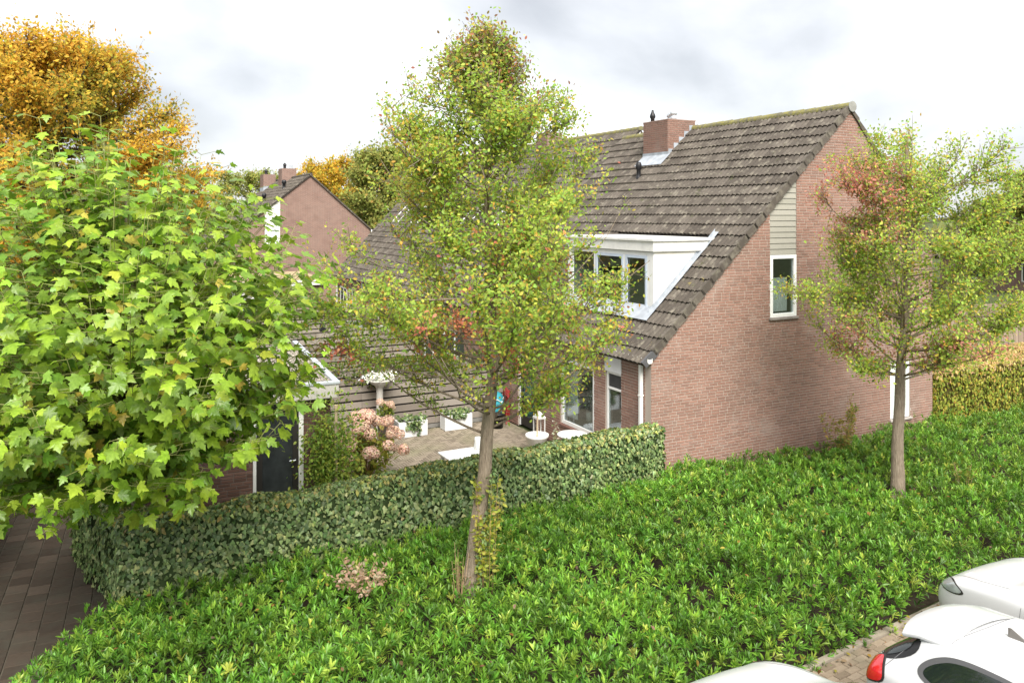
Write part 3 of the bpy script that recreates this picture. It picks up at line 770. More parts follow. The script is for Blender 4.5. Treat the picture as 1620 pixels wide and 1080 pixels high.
for (s0, s1, z0, z1, dv) in ((2.2, 4.2, .7, 2.1, (3.2,)), (5.2, 6.1, .1, 2.1, ()), (8.2, 10.4, .6, 2.1, (9.3,)), (11.4, 12.3, .1, 2.1, ()), (15.2, 16.3, .3, 2.05, (15.75,)), (16.7, 17.9, .3, 2.05, (17.3,))):
    window(row, 'window', 'f', s0, s1, z0, z1, 0, fw=.08, inset=-.05, fdep=.06, divs=dv, glass=plain('dim_glass', (.05, .06, .06), .08, .6))
m = MB(); m.box(5.1, 5.8, 5.6, 6.5, 7.5, 9.05); m.box(5.1, 5.8, 12.2, 13.2, 7.5, 9.05); m.build('chimney', fbrick, row)

# ------------------------------------------------------------------ far brick house with its gable towards the street
far = empty('gable_house', W(2.34, 38.9), HROT, 'far brick house with a pointed gable, one tall white window and two chimneys', 'house')
fz = 8.26; kl = .80; kr = .88; tl0, tr0 = -6.6, 3.94
def ffz(t): return fz + kl * t if t < 0 else fz - kr * t
m = MB(); wl, wr = -2.9, -1.95
def fwall(a, b, z0):
    pts = [(a, z0), (b, z0), (b, ffz(b))] + ([(0, fz)] if a < 0 < b else []) + [(a, ffz(a))]
    m.prism(pts, 'y', 0, .25)
fwall(tl0, wl, 0); m.prism([(wl, 0), (wr, 0), (wr, 3.85), (wl, 3.85)], 'y', 0, .25); fwall(wr, tr0, 0)
m.build('wall', fbrick, far)
m = MB(); m.prism([(wl, 5.15), (wr, 5.15), (wr, ffz(wr)), (wl, ffz(wl))], 'y', -.01, .2); m.build('white_panel', white_d, far)
window(far, 'window', 'g', wl + .01, wr - .01, 3.86, 5.14, 0, fw=.09, inset=-.02, glass=pale_glass, sill=white_p)
lang = math.atan(kl); lsl = -tl0 / math.cos(lang)
fr_ = tiled_slope('roof', far, (tl0, -.1, ffz(tl0) + .04), lang, 12.3, lsl, (tile_j, tile_j), nparts=0, n=4, tw=.31, expo=.36)
m = MB(); m.prism([(0, fz + .05), (tr0 + .2, ffz(tr0 + .2) + .05), (tr0 + .2, ffz(tr0 + .2) - .06), (0, fz - .08)], 'y', -.12, 12.2); m.build('back_slope', tile_j, far)
m = MB(); m.tube([(0, -.12, fz + .04), (0, 12.2, fz + .04)], .1, 8); m.build('ridge', verge_m, far)
for (t0, t1, s0, s1, zt) in ((-.75, .25, 5.3, 6.5, 8.95), (-1.1, -.2, 10.3, 11.6, 8.75)):
    m = MB(); m.box(t0, t1, s0, s1, 7.0, zt); c_ = m.build('chimney', fbrick, far)
    m = MB(); m.lathe([(.1, 0), (.1, .2), (.14, .25), (.05, .4), (0, .42)], (t0 + .3, s0 + .5, zt), 10); m.build('chimney_cowl', black_m, c_)
    m = MB(); m.lathe([(.1, 0), (.1, .25), (0, .26)], (t0 + .7, s0 + .3, zt), 10); m.build('flue', zinc_m, c_)
    m = MB(); m.box(t0 - .02, t0 - .005, s0 - .02, s1, 7.2, 7.75); m.box(t0, t1, s0 - .02, s0 - .005, 7.2, 7.85); m.build('flashing', lead_m, c_)
for (t, s) in ((-2.2, 4.0), (-1.1, 2.9), (-3.2, 6.5), (-2.2, 8.0)): vent(t, s, ffz(t) + .05, far, h=.6, r=.12)
m = MB(); m.tube([(tr0 + .1, -.1, 0), (tr0 + .1, -.1, ffz(tr0) - .1)], .05, 8); m.build('downpipe', white_p, far)
# low garages in front of it
gar = empty('garage', W(-3.9, 26.6), HROT, 'low flat-roofed garage with a white fascia below the far gable', 'garage')
m = MB(); m.box(-5.2, 4.0, .3, 6, 0, 2.2); m.build('wall', fbrick, gar)
m = MB(); m.box(-5.4, 4.2, .1, 6.2, 2.2, 2.46); m.build('fascia', white_d, gar)
m = MB(); m.box(-5.3, 4.1, .2, 6.1, 2.462, 2.50); m.build('flat_roof', plain('garage_gravel', (.36, .28, .17), .95, .1, .35), gar)
m = MB(); m.box(-1.0, 1.4, .24, .295, .02, 2.0); m.build('garage_door', white_p, gar)

# ------------------------------------------------------------------ shed with the flat gravel roof (rotated a touch)
SR = math.atan2(.397, .918)               # its right edge runs in the (-.397,.918) direction
shed = empty('garden_shed', (-3.31, 15.4, 0), SR, 'brick garden shed with a gravel flat roof and a dark glazed door', 'shed')
SW, SLn, SZ = 4.2, 5.4, 2.5               # local x: 0 .. -SW, y: 0 .. SLn
def sface(u, z, d): return (u, .22 - d, z)
sq = [(-SW + .2, -1.55, 0, 2.18), (-.72, -.12, 0, 2.18)]
sw_ = brick_wall('front_wall', shed, sq, sface, (dbrick_o, dbrick_j), dmortar, vis=lambda a, b, z: 1 if (z > .9 and a > -2.9) else 0, nparts=300)
ssq = [(.22, SLn - .2, 0, 2.18)]
brick_wall('side_wall', shed, ssq, lambda u, z, d: (-.12 + d, u, z), (dbrick_o, dbrick_j), dmortar, vis=lambda a, b, z: 1 / (1 + a) if z > .8 else 0, nparts=150)
m = MB(); m.box(-SW, 0, -.02, SLn, 2.2, 2.46); bevel(m.build('fascia', pieces('grey_fascia', [(0, (.50, .48, .45)), (1, (.52, .5, .47))], 'attr', grain=8, grain_amt=.25, stretch=(4, 4, .8), dirt=(.3, .28, .25), dirt_amt=.4), shed), .01)
m = MB(); m.box(-SW - .02, .02, -.04, .08, 2.461, 2.515); m.box(-.10, .02, .081, 2.55, 2.461, 2.515); m.box(-.10, .02, 2.56, SLn + .02, 2.461, 2.513); m.box(-SW - .02, -SW + .1, .081, SLn, 2.461, 2.515); bevel(m.build('roof_trim', zinc_m, shed), .008)
m = MB(); m.add([(-SW + .1, .08, 2.465), (-.1, .08, 2.465), (-.1, SLn, 2.465), (-SW + .1, SLn, 2.465)], [(0, 1, 2, 3)], .4); m.build('flat_roof', plain('roof_felt', (.16, .145, .115), .95, .1, .3), shed)
m = MB()
for k in range(5200):
    x = random.uniform(-3.2, -.12); y = random.uniform(.1, 4.6); r_ = random.uniform(.012, .03); z = 2.467
    m.add([(x - r_, y - r_ * .6, z), (x + r_ * .8, y - r_ * .8, z), (x + r_, y + r_ * .7, z), (x - r_ * .7, y + r_, z), (x + random.uniform(-.3, .3) * r_, y, z + r_ * .9)], [(0, 1, 4), (1, 2, 4), (2, 3, 4), (3, 0, 4)])
o = m.build('roof_gravel', gravel_m, shed); o['kind'] = 'stuff'
m = MB(); m.box(-.72, -.63, .18, .26, 0, 2.19); m.box(-1.55, -1.49, .18, .26, 0, 2.19); bevel(m.build('door_post', white_p, shed), .006)
m = MB(); z0, z1 = .05, 2.18; m.box(-1.49, -1.38, .2, .25, z0, z1); m.box(-.83, -.72, .2, .25, z0, z1); m.box(-1.38, -.83, .2, .25, z0, .4); m.box(-1.38, -.83, .2, .25, 1.98, z1)
d_ = bevel(m.build('door', dark_m, shed), .005)
m = MB(); m.box(-1.38, -.83, .22, .23, .4, 1.98); m.build('pane', plain('door_glass', (.035, .04, .042), .06, .5, .3), d_)
m = MB(); m.tube([(-.78, .2, 1.05), (-.78, .15, 1.05), (-.9, .15, 1.05)], .012, 6); m.build('handle', zinc_m, d_)
# neighbouring brick wall on the other side of the footpath
nb = empty('garden_wall', (-8.05, 11.6, 0), p_rot, 'dark brown brick wall edging the slab footpath at the far left', 'wall')
brick_wall('wall', nb, [(0, 7, 0, 2.0)], lambda u, z, d: (d, u, z), (dbrick_o, dbrick_j), dmortar, vis=lambda a, b, z: 1 if z < 1.1 else 0, nparts=200)

# ------------------------------------------------------------------ slatted garden fences
def fence(s, t0, t1, ztop, label, nb_, bh_, ivy=None):
    f = empty('slat_fence', W(t0, s), HROT, label, 'fence', 'slatted timber fences between the back gardens')
    L_ = t1 - t0; nseg = max(1, round(L_ / 1.85)); sl_ = L_ / nseg; step = (ztop - .12) / nb_
    pm = MB(); pm.box(-.035, .035, .022, .09, 0, ztop - .03); pmesh = pm.mesh('post', post_m)
    for k in range(nseg + 1):
        o = ob('post', pmesh, f); o.location = (k * sl_, 0, 0)
    bm_ = MB(); bm_.box(.003, sl_ - .003, -.012, .012, 0, bh_); bmesh_ = bm_.mesh('slat', board_m)
    for k in range(nb_):
        for q in range(nseg):
            o = ob('slat', bmesh_, f); o.location = (q * sl_, random.uniform(-.004, .004), .12 + k * step); o.rotation_euler = (0, random.uniform(-.003, .003), 0)
    cpm = MB(); cpm.box(-.04, L_ + .02, -.05, .10, ztop - .028, ztop + .008); cpm.build('cap_rail', board_m, f)
    bk = MB(); bk.box(0, L_, .014, .021, .06, ztop - .03); bk.build('gap_shade_sheet', plain('shadow_gap', (.02, .018, .016), .95, .05), f)  # near-black sheet added behind the slats, stands in for shade in the gaps
    kb = MB(); kb.box(0, L_, -.02, .02, 0, .1); kb.build('gravel_board', plain('gravel_board', (.2, .19, .175), .9, .1, .15), f)
    return f
fence(6.72, -6.1, -.02, 1.76, 'weathered slat fence behind the two white planters on the patio', 8, .160)
fence(13.4, -9.0, -.0, 1.80, 'weathered slat fence second from the patio, with a dark lamp on its cap', 8, .160)
fence(20.1, -9.5, 1.0, 1.80, 'weathered slat fence farthest from the patio, below the low garage', 8, .160)
# upright board fence at the right
vf = empty('board_fence', W(16.2, 6.4), HROT, 'pale vertical board fence behind the yellow hedge at the right', 'fence')
vb = MB(); vb.box(0, .165, -.01, .012, .05, 2.12); vbm = vb.mesh('board', vboard_m)
for k in range(60):
    o = ob('board', vbm, vf); o.location = (k * .172, -.012 if k % 2 else .0, random.uniform(-.01, .01))
vp = MB(); vp.box(0, .08, .02, .1, 0, 2.1); vpm = vp.mesh('post', vboard_m)
for k in range(6):
    o = ob('post', vpm, vf); o.location = (k * 1.9, 0, 0)

# ------------------------------------------------------------------ leaves
def unit(a): return a / np.maximum(np.linalg.norm(a, axis=1, keepdims=True), 1e-9)
L_SIMPLE = (np.array([(0, 0, 0), (.30, .42, .06), (0, 1, -.05), (-.30, .42, .06)]), [(0, 1, 2), (0, 2, 3)])
L_OVAL = (np.array([(0, 0, 0), (.24, .25, .05), (.27, .6, .04), (0, 1, -.08), (-.27, .6, .04), (-.24, .25, .05)]), [(0, 1, 2, 3), (0, 3, 4, 5)])
L_LAUREL = (np.array([(0, 0, 0), (.105, .35, .03), (.105, .68, .02), (0, 1, -.04), (-.105, .68, .02), (-.105, .35, .03)]), [(0, 1, 2, 3), (0, 3, 4, 5)])
iv = [(0, 0), (.22, -.06), (.48, .1), (.30, .38), (.26, .62), (0, 1), (-.26, .62), (-.30, .38), (-.48, .1), (-.22, -.06)]
L_IVY = (np.array([(0, .3, .05)] + [(x, y, -.10 * abs(x) - .05 * y * y) for x, y in iv]), [(0, 1 + k, 1 + (k + 1) % len(iv)) for k in range(len(iv))])
def syc_outline():
    half = [(0, 0), (.12, -.05), (.30, -.02), (.43, .06), (.36, .13), (.40, .22), (.55, .34), (.60, .50), (.46, .47), (.36, .50), (.27, .48), (.24, .56), (.30, .70), (.19, .74), (.13, .85), (0, 1.05)]
    return half + [(-x, y) for x, y in half[-2:0:-1]]
so = syc_outline()
def syc_leaf(curl, cup):
    return np.array([(0, .28, 0.03)] + [(x, y, -curl * (max(0, y - .2) ** 2) - cup * abs(x) ** 1.5 + .03 * math.sin(9 * x + 5 * y)) for x, y in so])
SYC_F = [(0, 1 + k, 1 + (k + 1) % len(so)) for k in range(len(so))]
def place(tmpl, pos, axis, nrm, scale, tint):
    tv, tf = tmpl; tf = np.array(tf); n = len(pos)
    axis = unit(axis); x = unit(np.cross(axis, nrm)); z = np.cross(x, axis)
    v = pos[:, None, :] + scale[:, None, None] * (tv[None, :, 0:1] * x[:, None] + tv[None, :, 1:2] * axis[:, None] + tv[None, :, 2:3] * z[:, None])
    f = (tf[None] + (np.arange(n) * len(tv))[:, None, None]).reshape(-1, tf.shape[1])
    tt = np.repeat(tint, len(tf), axis=0)
    return v.reshape(-1, 3), f, tt
def pal(cols, weights, n, jit=.18):
    cols = np.array(cols); w = np.array(weights, float); w /= w.sum()
    c = cols[rng.choice(len(cols), n, p=w)]
    return np.clip(c * (1 + jit * rng.standard_normal((n, 1))) * (1 + .06 * rng.standard_normal((n, 3))), .004, .9)

def crand(n): return unit(rng.standard_normal((n, 3)))
def vnoise(p, s, o=0): return np.array([noise.noise(Vector((a * s + o, b * s - o, c * s + 2 * o))) for a, b, c in p])

def make_tree(name, label, cat, base, trunk, trunk_r, env, zs, nlimb, ntwig, nleaf, leaf, tmpl, color, barkm, leafm, group=None, twl=(.25, .7), rise=(.3, 1.0), asym=None, seed=1, spread=.05, gap=-.35, limb_r=.04, extra=None, updir=.35, jit=(.72, 1.04)):
    """trunk: list of points (world z), env(z)->radius of the crown, zs=(zmin,zmax) of limb starts; leaves sit on the twigs"""
    global rng
    rng = np.random.default_rng(seed); rnd = random.Random(seed)
    root = empty(name, (base[0], base[1], 0), 0, label, cat, group)
    b0 = Vector((base[0], base[1], 0)); tp = [Vector(p) - b0 for p in trunk]
    def tpos(z):
        for a, b in zip(tp, tp[1:]):
            if a.z <= z <= b.z: return a.lerp(b, (z - a.z) / (b.z - a.z))
        return tp[-1].copy()
    # denser trunk with a little wobble
    pts = []; rad = []
    ztop = tp[-1].z
    for k in range(28):
        z = ztop * k / 27; p = tpos(z); f = z / ztop
        w = .055 * noise.noise(Vector((z * .9, seed, 0))) * (1 if k else 0); pts.append(p + Vector((w, w * .6, 0)))
        rad.append(trunk_r * (1 - .78 * f ** 1.1) * (1 + .55 * math.exp(-z * 2.2)) * (1 + .10 * noise.noise(Vector((z * 3.3, seed, 5)))))
    m = MB(); m.tube(pts, rad, 12); m.build('trunk', barkm, root, True)
    TP = []; TD = []; TL = []; zlim = ztop + .4
    for i in range(nlimb):
        f = (i + .5) / nlimb; z0 = zs[0] + (zs[1] - zs[0]) * f + rnd.uniform(-.15, .15)
        az = i * 2.39996 + rnd.uniform(-.35, .35); p0 = tpos(min(z0, ztop - .05))
        z1 = min(z0 + rnd.uniform(*rise), zlim - rnd.uniform(0, .8)); rr = env(z1) * rnd.uniform(*jit)
        if asym: rr *= asym(az, z1)
        cen = tpos(min(z1, ztop)); p3 = Vector((cen.x + rr * math.cos(az), cen.y + rr * math.sin(az), z1))
        p1 = Vector((p0.x + (p3.x - p0.x) * .62, p0.y + (p3.y - p0.y) * .62, p0.z + (p3.z - p0.z) * .30)); 
        lp = []
        for k in range(8):
            u = k / 7; q = p0 * (1 - u) ** 2 + p1 * 2 * u * (1 - u) + p3 * u * u
            q += Vector((noise.noise(q * 1.7), noise.noise(q * 1.7 + Vector((9, 0, 0))), 0)) * .09 * u * max(1, rr * .5); lp.append(q)
        lm = MB(); lr = limb_r * (1.15 - .5 * f); lm.tube(lp, [lr * (1 - .8 * k / 7) for k in range(8)], 6)
        for k in range(ntwig):
            u = rnd.uniform(.22, 1) ** .8; x = u * 7; a = int(min(6, x)); q = lp[a].lerp(lp[a + 1], x - a)
            along = (lp[a + 1] - lp[a]).normalized()
            dv = (along * rnd.uniform(.0, .9) + Vector((rnd.gauss(0, .7), rnd.gauss(0, .7), rnd.gauss(updir, .5)))).normalized()
            ln = rnd.uniform(*twl) * (1.1 - .3 * u)
            if noise.noise((q + b0 + dv * ln) * .9 + Vector((seed * 3.1, 0, 0))) < gap: continue
            e = q + dv * ln
            cx = tpos(min(max(e.z, 0), ztop)); h = math.hypot(e.x - cx.x, e.y - cx.y)
            lim = env(e.z) * 1.28 * (asym(math.atan2(e.y - cx.y, e.x - cx.x), e.z) if asym else 1)
            if h > lim and rnd.random() < .8: continue
            mid = q.lerp(e, .5) + Vector((0, 0, -.03 * ln)); lm.tube([q, e], [.006 + .002 * ln, .0025], 3, False)
            TP.append((q, mid, e)); TD.append(dv); TL.append(ln)
        lm.build('branch', barkm, root, True)
    # leaf whips on the leader
    for k in range(int(ntwig * .7)):
        z = rnd.uniform(zs[0] + .4 * (zs[1] - zs[0]), ztop); q = tpos(z); dv = Vector((rnd.gauss(0, .6), rnd.gauss(0, .6), rnd.uniform(.2, 1))).normalized(); ln = rnd.uniform(*twl)
        TP.append((q, q + dv * ln * .5, q + dv * ln)); TD.append(dv); TL.append(ln)
    if extra:
        for (q, e) in extra:
            q = Vector(q) - b0; e = Vector(e) - b0; TP.append((q, q.lerp(e, .5), e)); TD.append((e - q).normalized()); TL.append((e - q).length)
    T = np.array([[tuple(a) for a in t] for t in TP]); D = np.array([tuple(d) for d in TD])
    n = len(T); idx = np.repeat(np.arange(n), nleaf); u = rng.uniform(.12, 1.05, len(idx))[:, None]
    pos = T[idx, 0] * (1 - u) ** 2 + 2 * u * (1 - u) * T[idx, 1] + u ** 2 * T[idx, 2] + rng.normal(0, spread, (len(idx), 3))
    ax = D[idx] * .5 + crand(len(idx)) * .9 + np.array([0, 0, -.1]); ow = pos * np.array([1, 1, 0]); nr = crand(len(idx)) * .75 + np.array([0, 0, .75]) + unit(ow) * .55
    sc = rng.uniform(leaf[0], leaf[1], len(idx)); tint = color(pos + np.array([base[0], base[1], 0]), idx)
    v, f, t = place(tmpl, pos, ax, nr, sc, tint)
    o = ob('crown', np_mesh('crown', v, f, leafm, tint=t), root); o['kind'] = 'stuff'
    return root
def interp(xs, ys): return lambda z: float(np.interp(z, xs, ys))

# pear-leaved tree in the middle
GREEN = [(.32, .50, .09), (.43, .58, .10), (.57, .64, .11), (.70, .62, .11), (.80, .48, .10), (.36, .10, .05), (.16, .085, .05)]
def col1(p, idx):
    n = len(p); nn = vnoise(p[::1] if n < 5000 else p, .55, 3.3)
    top = np.clip((p[:, 2] - 7.1) / 1.6, 0, 1); low = np.exp(-((p[:, 2] - 4.0) / .75) ** 2); n2 = vnoise(p, 1.15, 7.7)
    base = pal(GREEN[:5], [4.2, 5, 3.2, 1.0, .7], n)
    yel = pal([(.52, .52, .10), (.62, .50, .10), (.68, .42, .09)], [3, 2, 1], n); red = pal([(.62, .20, .14), (.70, .27, .17), (.52, .26, .14)], [2, 2, 1], n); brn = pal([(.36, .22, .12), (.44, .21, .13), (.36, .32, .10)], [1, 1, 1], n)
    r = rng.uniform(0, 1, n)
    right = np.clip((p[:, 0] + .2) / 1.6, 0, 1)
    out = np.where((r < np.clip(nn * .8 + .02 + .26 * right, 0, .5))[:, None], yel, base)
    r2 = rng.uniform(0, 1, n); out = np.where((r2 < np.clip((n2 - .12) * 2.6, 0, .8) * (.08 + low))[:, None], red, out)
    r3 = rng.uniform(0, 1, n); out = np.where((r3 < top * .62)[:, None], brn, out)
    return out
env1 = interp([2.9, 3.2, 3.6, 4.1, 4.7, 5.5, 6.2, 6.7, 7.35, 7.7, 8.0, 8.3, 8.5], [.5, 1.2, 1.9, 2.25, 2.15, 1.85, 1.85, 1.6, 1.1, .72, .46, .3, .12])
make_tree('ornamental_pear_tree', 'slender autumn tree with leaning trunk standing in the middle of the laurel bed', 'tree', (-.60, 11.2),
          [(-.60, 11.2, 0), (-.56, 11.2, .7), (-.37, 11.2, 2.2), (-.27, 11.2, 3.3), (-.33, 11.2, 5.5), (-.34, 11.2, 8.2)], .116, env1, (2.7, 7.4), 112, 58, 17, (.036, .070), L_OVAL, col1, bark1, leaf_m,
          group='autumn street trees in the laurel bed', rise=(.1, 1.8), seed=11, twl=(.2, .60), gap=-.12, asym=lambda az, z: .95 - .07 * math.cos(az), jit=(.62, 1.24), updir=.45, spread=.07, limb_r=.019)
def col2(p, idx):
    n = len(p); n2 = vnoise(p, .8, 4.4); base = pal(GREEN[:5], [3.4, 4.6, 3.4, 1.3, .5], n)
    red = pal([(.62, .24, .19), (.70, .33, .25), (.52, .28, .15)], [2, 2, 1], n)
    d = np.sqrt((p[:, 0] - 6.1) ** 2 + ((p[:, 2] - 6.25) * 1.0) ** 2); k = np.clip(1.15 - d * .85, 0, .72)
    low = np.exp(-((p[:, 2] - 3.3) / .4) ** 2) * np.clip((n2 - .0) * 2.5, 0, .7)
    r = rng.uniform(0, 1, n); return np.where((r < np.maximum(k, low))[:, None], red, base)
env2 = interp([2.4, 2.8, 3.2, 4.0, 4.8, 5.6, 6.4, 7.0, 7.5, 7.8], [.3, 1.4, 2.2, 2.4, 1.85, 1.7, 1.6, 1.4, .85, .15])
make_tree('ornamental_pear_tree', 'autumn tree with red upper left twigs standing in front of the gable wall', 'tree', (7.25, 15.2),
          [(7.25, 15.2, 0), (7.27, 15.2, 1.2), (7.34, 15.2, 2.8), (7.45, 15.2, 4.2), (7.45, 15.2, 7.1)], .12, env2, (2.5, 6.3), 84, 56, 15, (.040, .078), L_OVAL, col2, bark1, leaf_m,
          group='autumn street trees in the laurel bed', rise=(.1, 1.6), updir=.45, limb_r=.019, spread=.07, seed=5, twl=(.25, .65), gap=-.10, jit=(.62, 1.2), asym=lambda az, z: .97 + .08 * math.cos(az))
# orange tree behind the shed
def colo(p, idx):
    n = len(p); nn = vnoise(p[:, :] * 1.0, .33, 1.7); base = pal([(.74, .46, .06), (.68, .48, .07), (.78, .54, .08), (.68, .38, .06)], [4, 3, 2, 2], n); gr = pal([(.34, .34, .06), (.46, .42, .065), (.26, .28, .06)], [2, 3, 1], n)
    r = rng.uniform(0, 1, n); return np.where((r < np.clip(.28 + nn * 1.1, .04, .85))[:, None], gr, base)
envo = interp([2.5, 3.5, 5, 7, 9, 10.5, 11.6, 12.6], [2.5, 4.8, 6.1, 6.5, 5.9, 4.6, 2.9, .6])
make_tree('orange_beech_tree', 'large round tree in orange autumn leaf rising behind the broad-leaved tree', 'tree', (-17.0, 30), [(-17, 30, 0), (-17, 30, 4), (-17.2, 30, 11.9)], .34, envo, (2.8, 11.0), 90, 110, 13, (.10, .19), L_SIMPLE, colo, bark2, leaf_far, rise=(.8, 2.6), seed=21, twl=(.5, 1.5), gap=-.30, limb_r=.11, spread=.10)
def colset(cols, w): return lambda p, idx: pal(cols, w, len(p))
YEL = colset([(.66, .45, .05), (.60, .47, .06), (.68, .36, .05), (.42, .40, .07)], [4, 3, 2, 2])
LGR = colset([(.33, .37, .10), (.42, .44, .12), (.46, .38, .10), (.26, .31, .08)], [3, 3, 1, 2])
def blob(zt, r): return interp([zt * .22, zt * .35, zt * .55, zt * .75, zt * .92, zt], [r * .5, r * .9, r, r * .8, r * .42, r * .1])
for (x, y, zt, r, c, lab) in ((-17.0, 76, 11.6, 4.9, YEL, 'golden yellow tree rising just right of the far pointed gable'), (-30.0, 92, 11.6, 6.5, LGR, 'pale green tree behind the chimneys of the far gable house'), (-38.5, 90, 9.8, 5, LGR, 'pale green tree half hidden behind the orange tree'),
                              (-9.7, 60, 11.6, 3.4, LGR, 'light green tree behind the terraced roof left of the middle tree'), (38.0, 58, 9.6, 3.5, LGR, 'thin green tree at the right edge above the dark roof'), (27, 62, 9.0, 4, LGR, 'green tree behind the right-hand autumn tree')):
    make_tree('broadleaf_tree', lab, 'tree', (x, y), [(x, y, 0), (x + .1, y, zt * .9)], .25, blob(zt, r), (zt * .2, zt * .85), 40, 60, 10, (.18, .34), L_SIMPLE, c, bark2, leaf_far, group='trees beyond the houses', rise=(.5, 1.8), seed=int(abs(x) * 10), twl=(.5, 1.4), limb_r=.08, spread=.15, gap=-.3)
# far wood along the horizon
n = 26000; rng = np.random.default_rng(3); ang = rng.uniform(R(-48), R(48), n); rr_ = rng.uniform(120, 150, n); zz = np.abs(rng.normal(0, 1, n)); hmax = 6.5 + 2.2 * np.sin(ang * 23) + 1.4 * np.sin(ang * 61 + 1)
pos = np.stack([rr_ * np.sin(ang), rr_ * np.cos(ang), rng.uniform(0, 1, n) ** .8 * hmax], 1)
v, f, t = place(L_SIMPLE, pos, crand(n), crand(n) + np.array([0, -.6, .6]), rng.uniform(.9, 1.8, n), pal([(.26, .30, .12), (.36, .36, .13), (.46, .36, .12), (.2, .24, .1)], [3, 3, 1, 2], n))
o = ob('far_wood', np_mesh('far_wood', v, f, leaf_far, tint=t)); tag(o, 'hazy line of autumn woodland along the horizon', 'wood', kind='stuff')

# broad-leaved maple at the left, in front
rng = np.random.default_rng(42); rnd = random.Random(42)
BX, BY = -5.7, 12.25
maple = empty('maple_tree', (BX, BY, 0), 0, 'bright green tree with big lobed leaves filling the left side', 'tree')
CC = np.array([-5.0, 10.1, 4.22]) - np.array([BX, BY, 0]); RADI = np.array([2.6, 2.35, 2.36])
tp = [(0, 0, 0), (.05, -.15, 1.2), (.3, -.8, 2.6), (.6, -1.5, 4.0), (.8, -2.0, 6.0)]
m = MB(); m.tube(tp, [.13, .11, .09, .07, .02], 10); m.build('trunk', bark1, maple, True)
leaves = []   # (pos, axis, normal, size)
for i in range(700):
    zz = rnd.uniform(-1, 1); az = i * 2.39996; k = math.sqrt(max(0, 1 - zz * zz))
    d = np.array([k * math.cos(az), k * math.sin(az), zz])
    bmp = 1 + .10 * noise.noise(Vector(d * 2.3)) + .05 * noise.noise(Vector(d * 5.1))
    taper = 1 - .22 * max(0, zz) ** 2
    tip = CC + d * RADI * bmp * rnd.uniform(.60, 1.0) ** .7 * np.array([taper, taper, 1])
    src = np.array([.3 + .3 * max(0, zz), -.8 - .8 * max(0, zz), 2.4 + 1.6 * max(0, zz + .2)]); up = np.array([0, 0, 1.0])
    mid = src * .45 + tip * .55 + np.array([0, 0, -.12]); lp = [src * (1 - u) ** 2 + mid * 2 * u * (1 - u) + tip * u * u for u in np.linspace(0, 1, 7)]
    # shoot keeps climbing at its end
    sh = tip + (d * .25 + up * rnd.uniform(.2, .45)) * rnd.uniform(.25, .75 if d[2] > .2 else 1.0); lp.append(sh)
    lm = MB(); lm.tube([tuple(q) for q in lp], [.013, .011, .009, .007, .006, .005, .004, .0025], 5)
    npair = rnd.randint(6, 9)
    for q in range(npair):
        u = .42 + .58 * q / (npair - 1); x = u * 7; a = int(min(6, x)); p = lp[a] * (1 - (x - a)) + lp[a + 1] * (x - a)
        th = rnd.uniform(0, 6.28)
        for sgn in (0, math.pi):
            h = np.array([math.cos(th + sgn), math.sin(th + sgn), 0]); out = d * np.array([1, 1, .3]) * .55 + h * .8 + np.array([0, 0, .15])
            pe = p + out * rnd.uniform(.10, .20)
            lm.tube([tuple(p), tuple(pe)], [.004, .003], 3, False)
            axs = out * .8 + np.array([rnd.gauss(0, .25), rnd.gauss(0, .25), rnd.uniform(-.75, -.05)])
            nrm = np.array([rnd.gauss(0, .4), rnd.gauss(0, .4), .75 + rnd.gauss(0, .2)]) + d * .95
            leaves.append((pe, axs, nrm, rnd.uniform(.10, .198) * (.72 if q == npair - 1 else 1)))
    lm.build('branch', shoot_m, maple, True)
P = np.array([l[0] for l in leaves]); AX = np.array([l[1] for l in leaves]); NR = np.array([l[2] for l in leaves]); SC = np.array([l[3] for l in leaves])
wp = P + np.array([BX, BY, 0]); tocam = np.array([0, 0, CAM_H]) - wp; dist = np.linalg.norm(tocam, axis=1)
outw = (P - CC) / RADI; front = (outw * (unit(tocam))).sum(1)
scr = SC / dist + .012 * np.clip(front, -1, 1) + np.where((810 + 1275 * wp[:, 0] / wp[:, 1]) > 20, 0, -1)
order = np.argsort(-scr); single = order[:300]; rest = order[300:]
variants = [np_mesh('leaf', syc_leaf(c, k), np.array(SYC_F), syc_o) for c, k in ((.1, .12), (.35, .2), (.22, .35), (.5, .1), (.05, .3), (.3, -.12))]
for i in single:
    o = ob('leaf', variants[i % 6], maple); a = Vector(AX[i]).normalized(); x = a.cross(Vector(NR[i])).normalized(); z = x.cross(a)
    M = Matrix((x, a, z)).transposed().to_4x4() @ Matrix.Scale(SC[i], 4); M.translation = Vector(P[i]); o.matrix_local = M
VV, FF, TT = [], [], []; off = 0
SCOL = [c for _, c in SYC]
for k in range(6):
    ii = rest[rest % 6 == k]; c_, q_ = ((.1, .12), (.35, .2), (.22, .35), (.5, .1), (.05, .3), (.3, -.12))[k]
    v, f, t = place((syc_leaf(c_, q_), SYC_F), P[ii], AX[ii], NR[ii], SC[ii], pal(SCOL, [2, 4, 4, 4, 2, .5], len(ii), .12)); VV.append(v); FF.append(f + off); TT.append(t); off += len(v)
o = ob('foliage', np_mesh('foliage', np.concatenate(VV), np.concatenate(FF), syc_j, tint=np.concatenate(TT)), maple); o['kind'] = 'stuff'

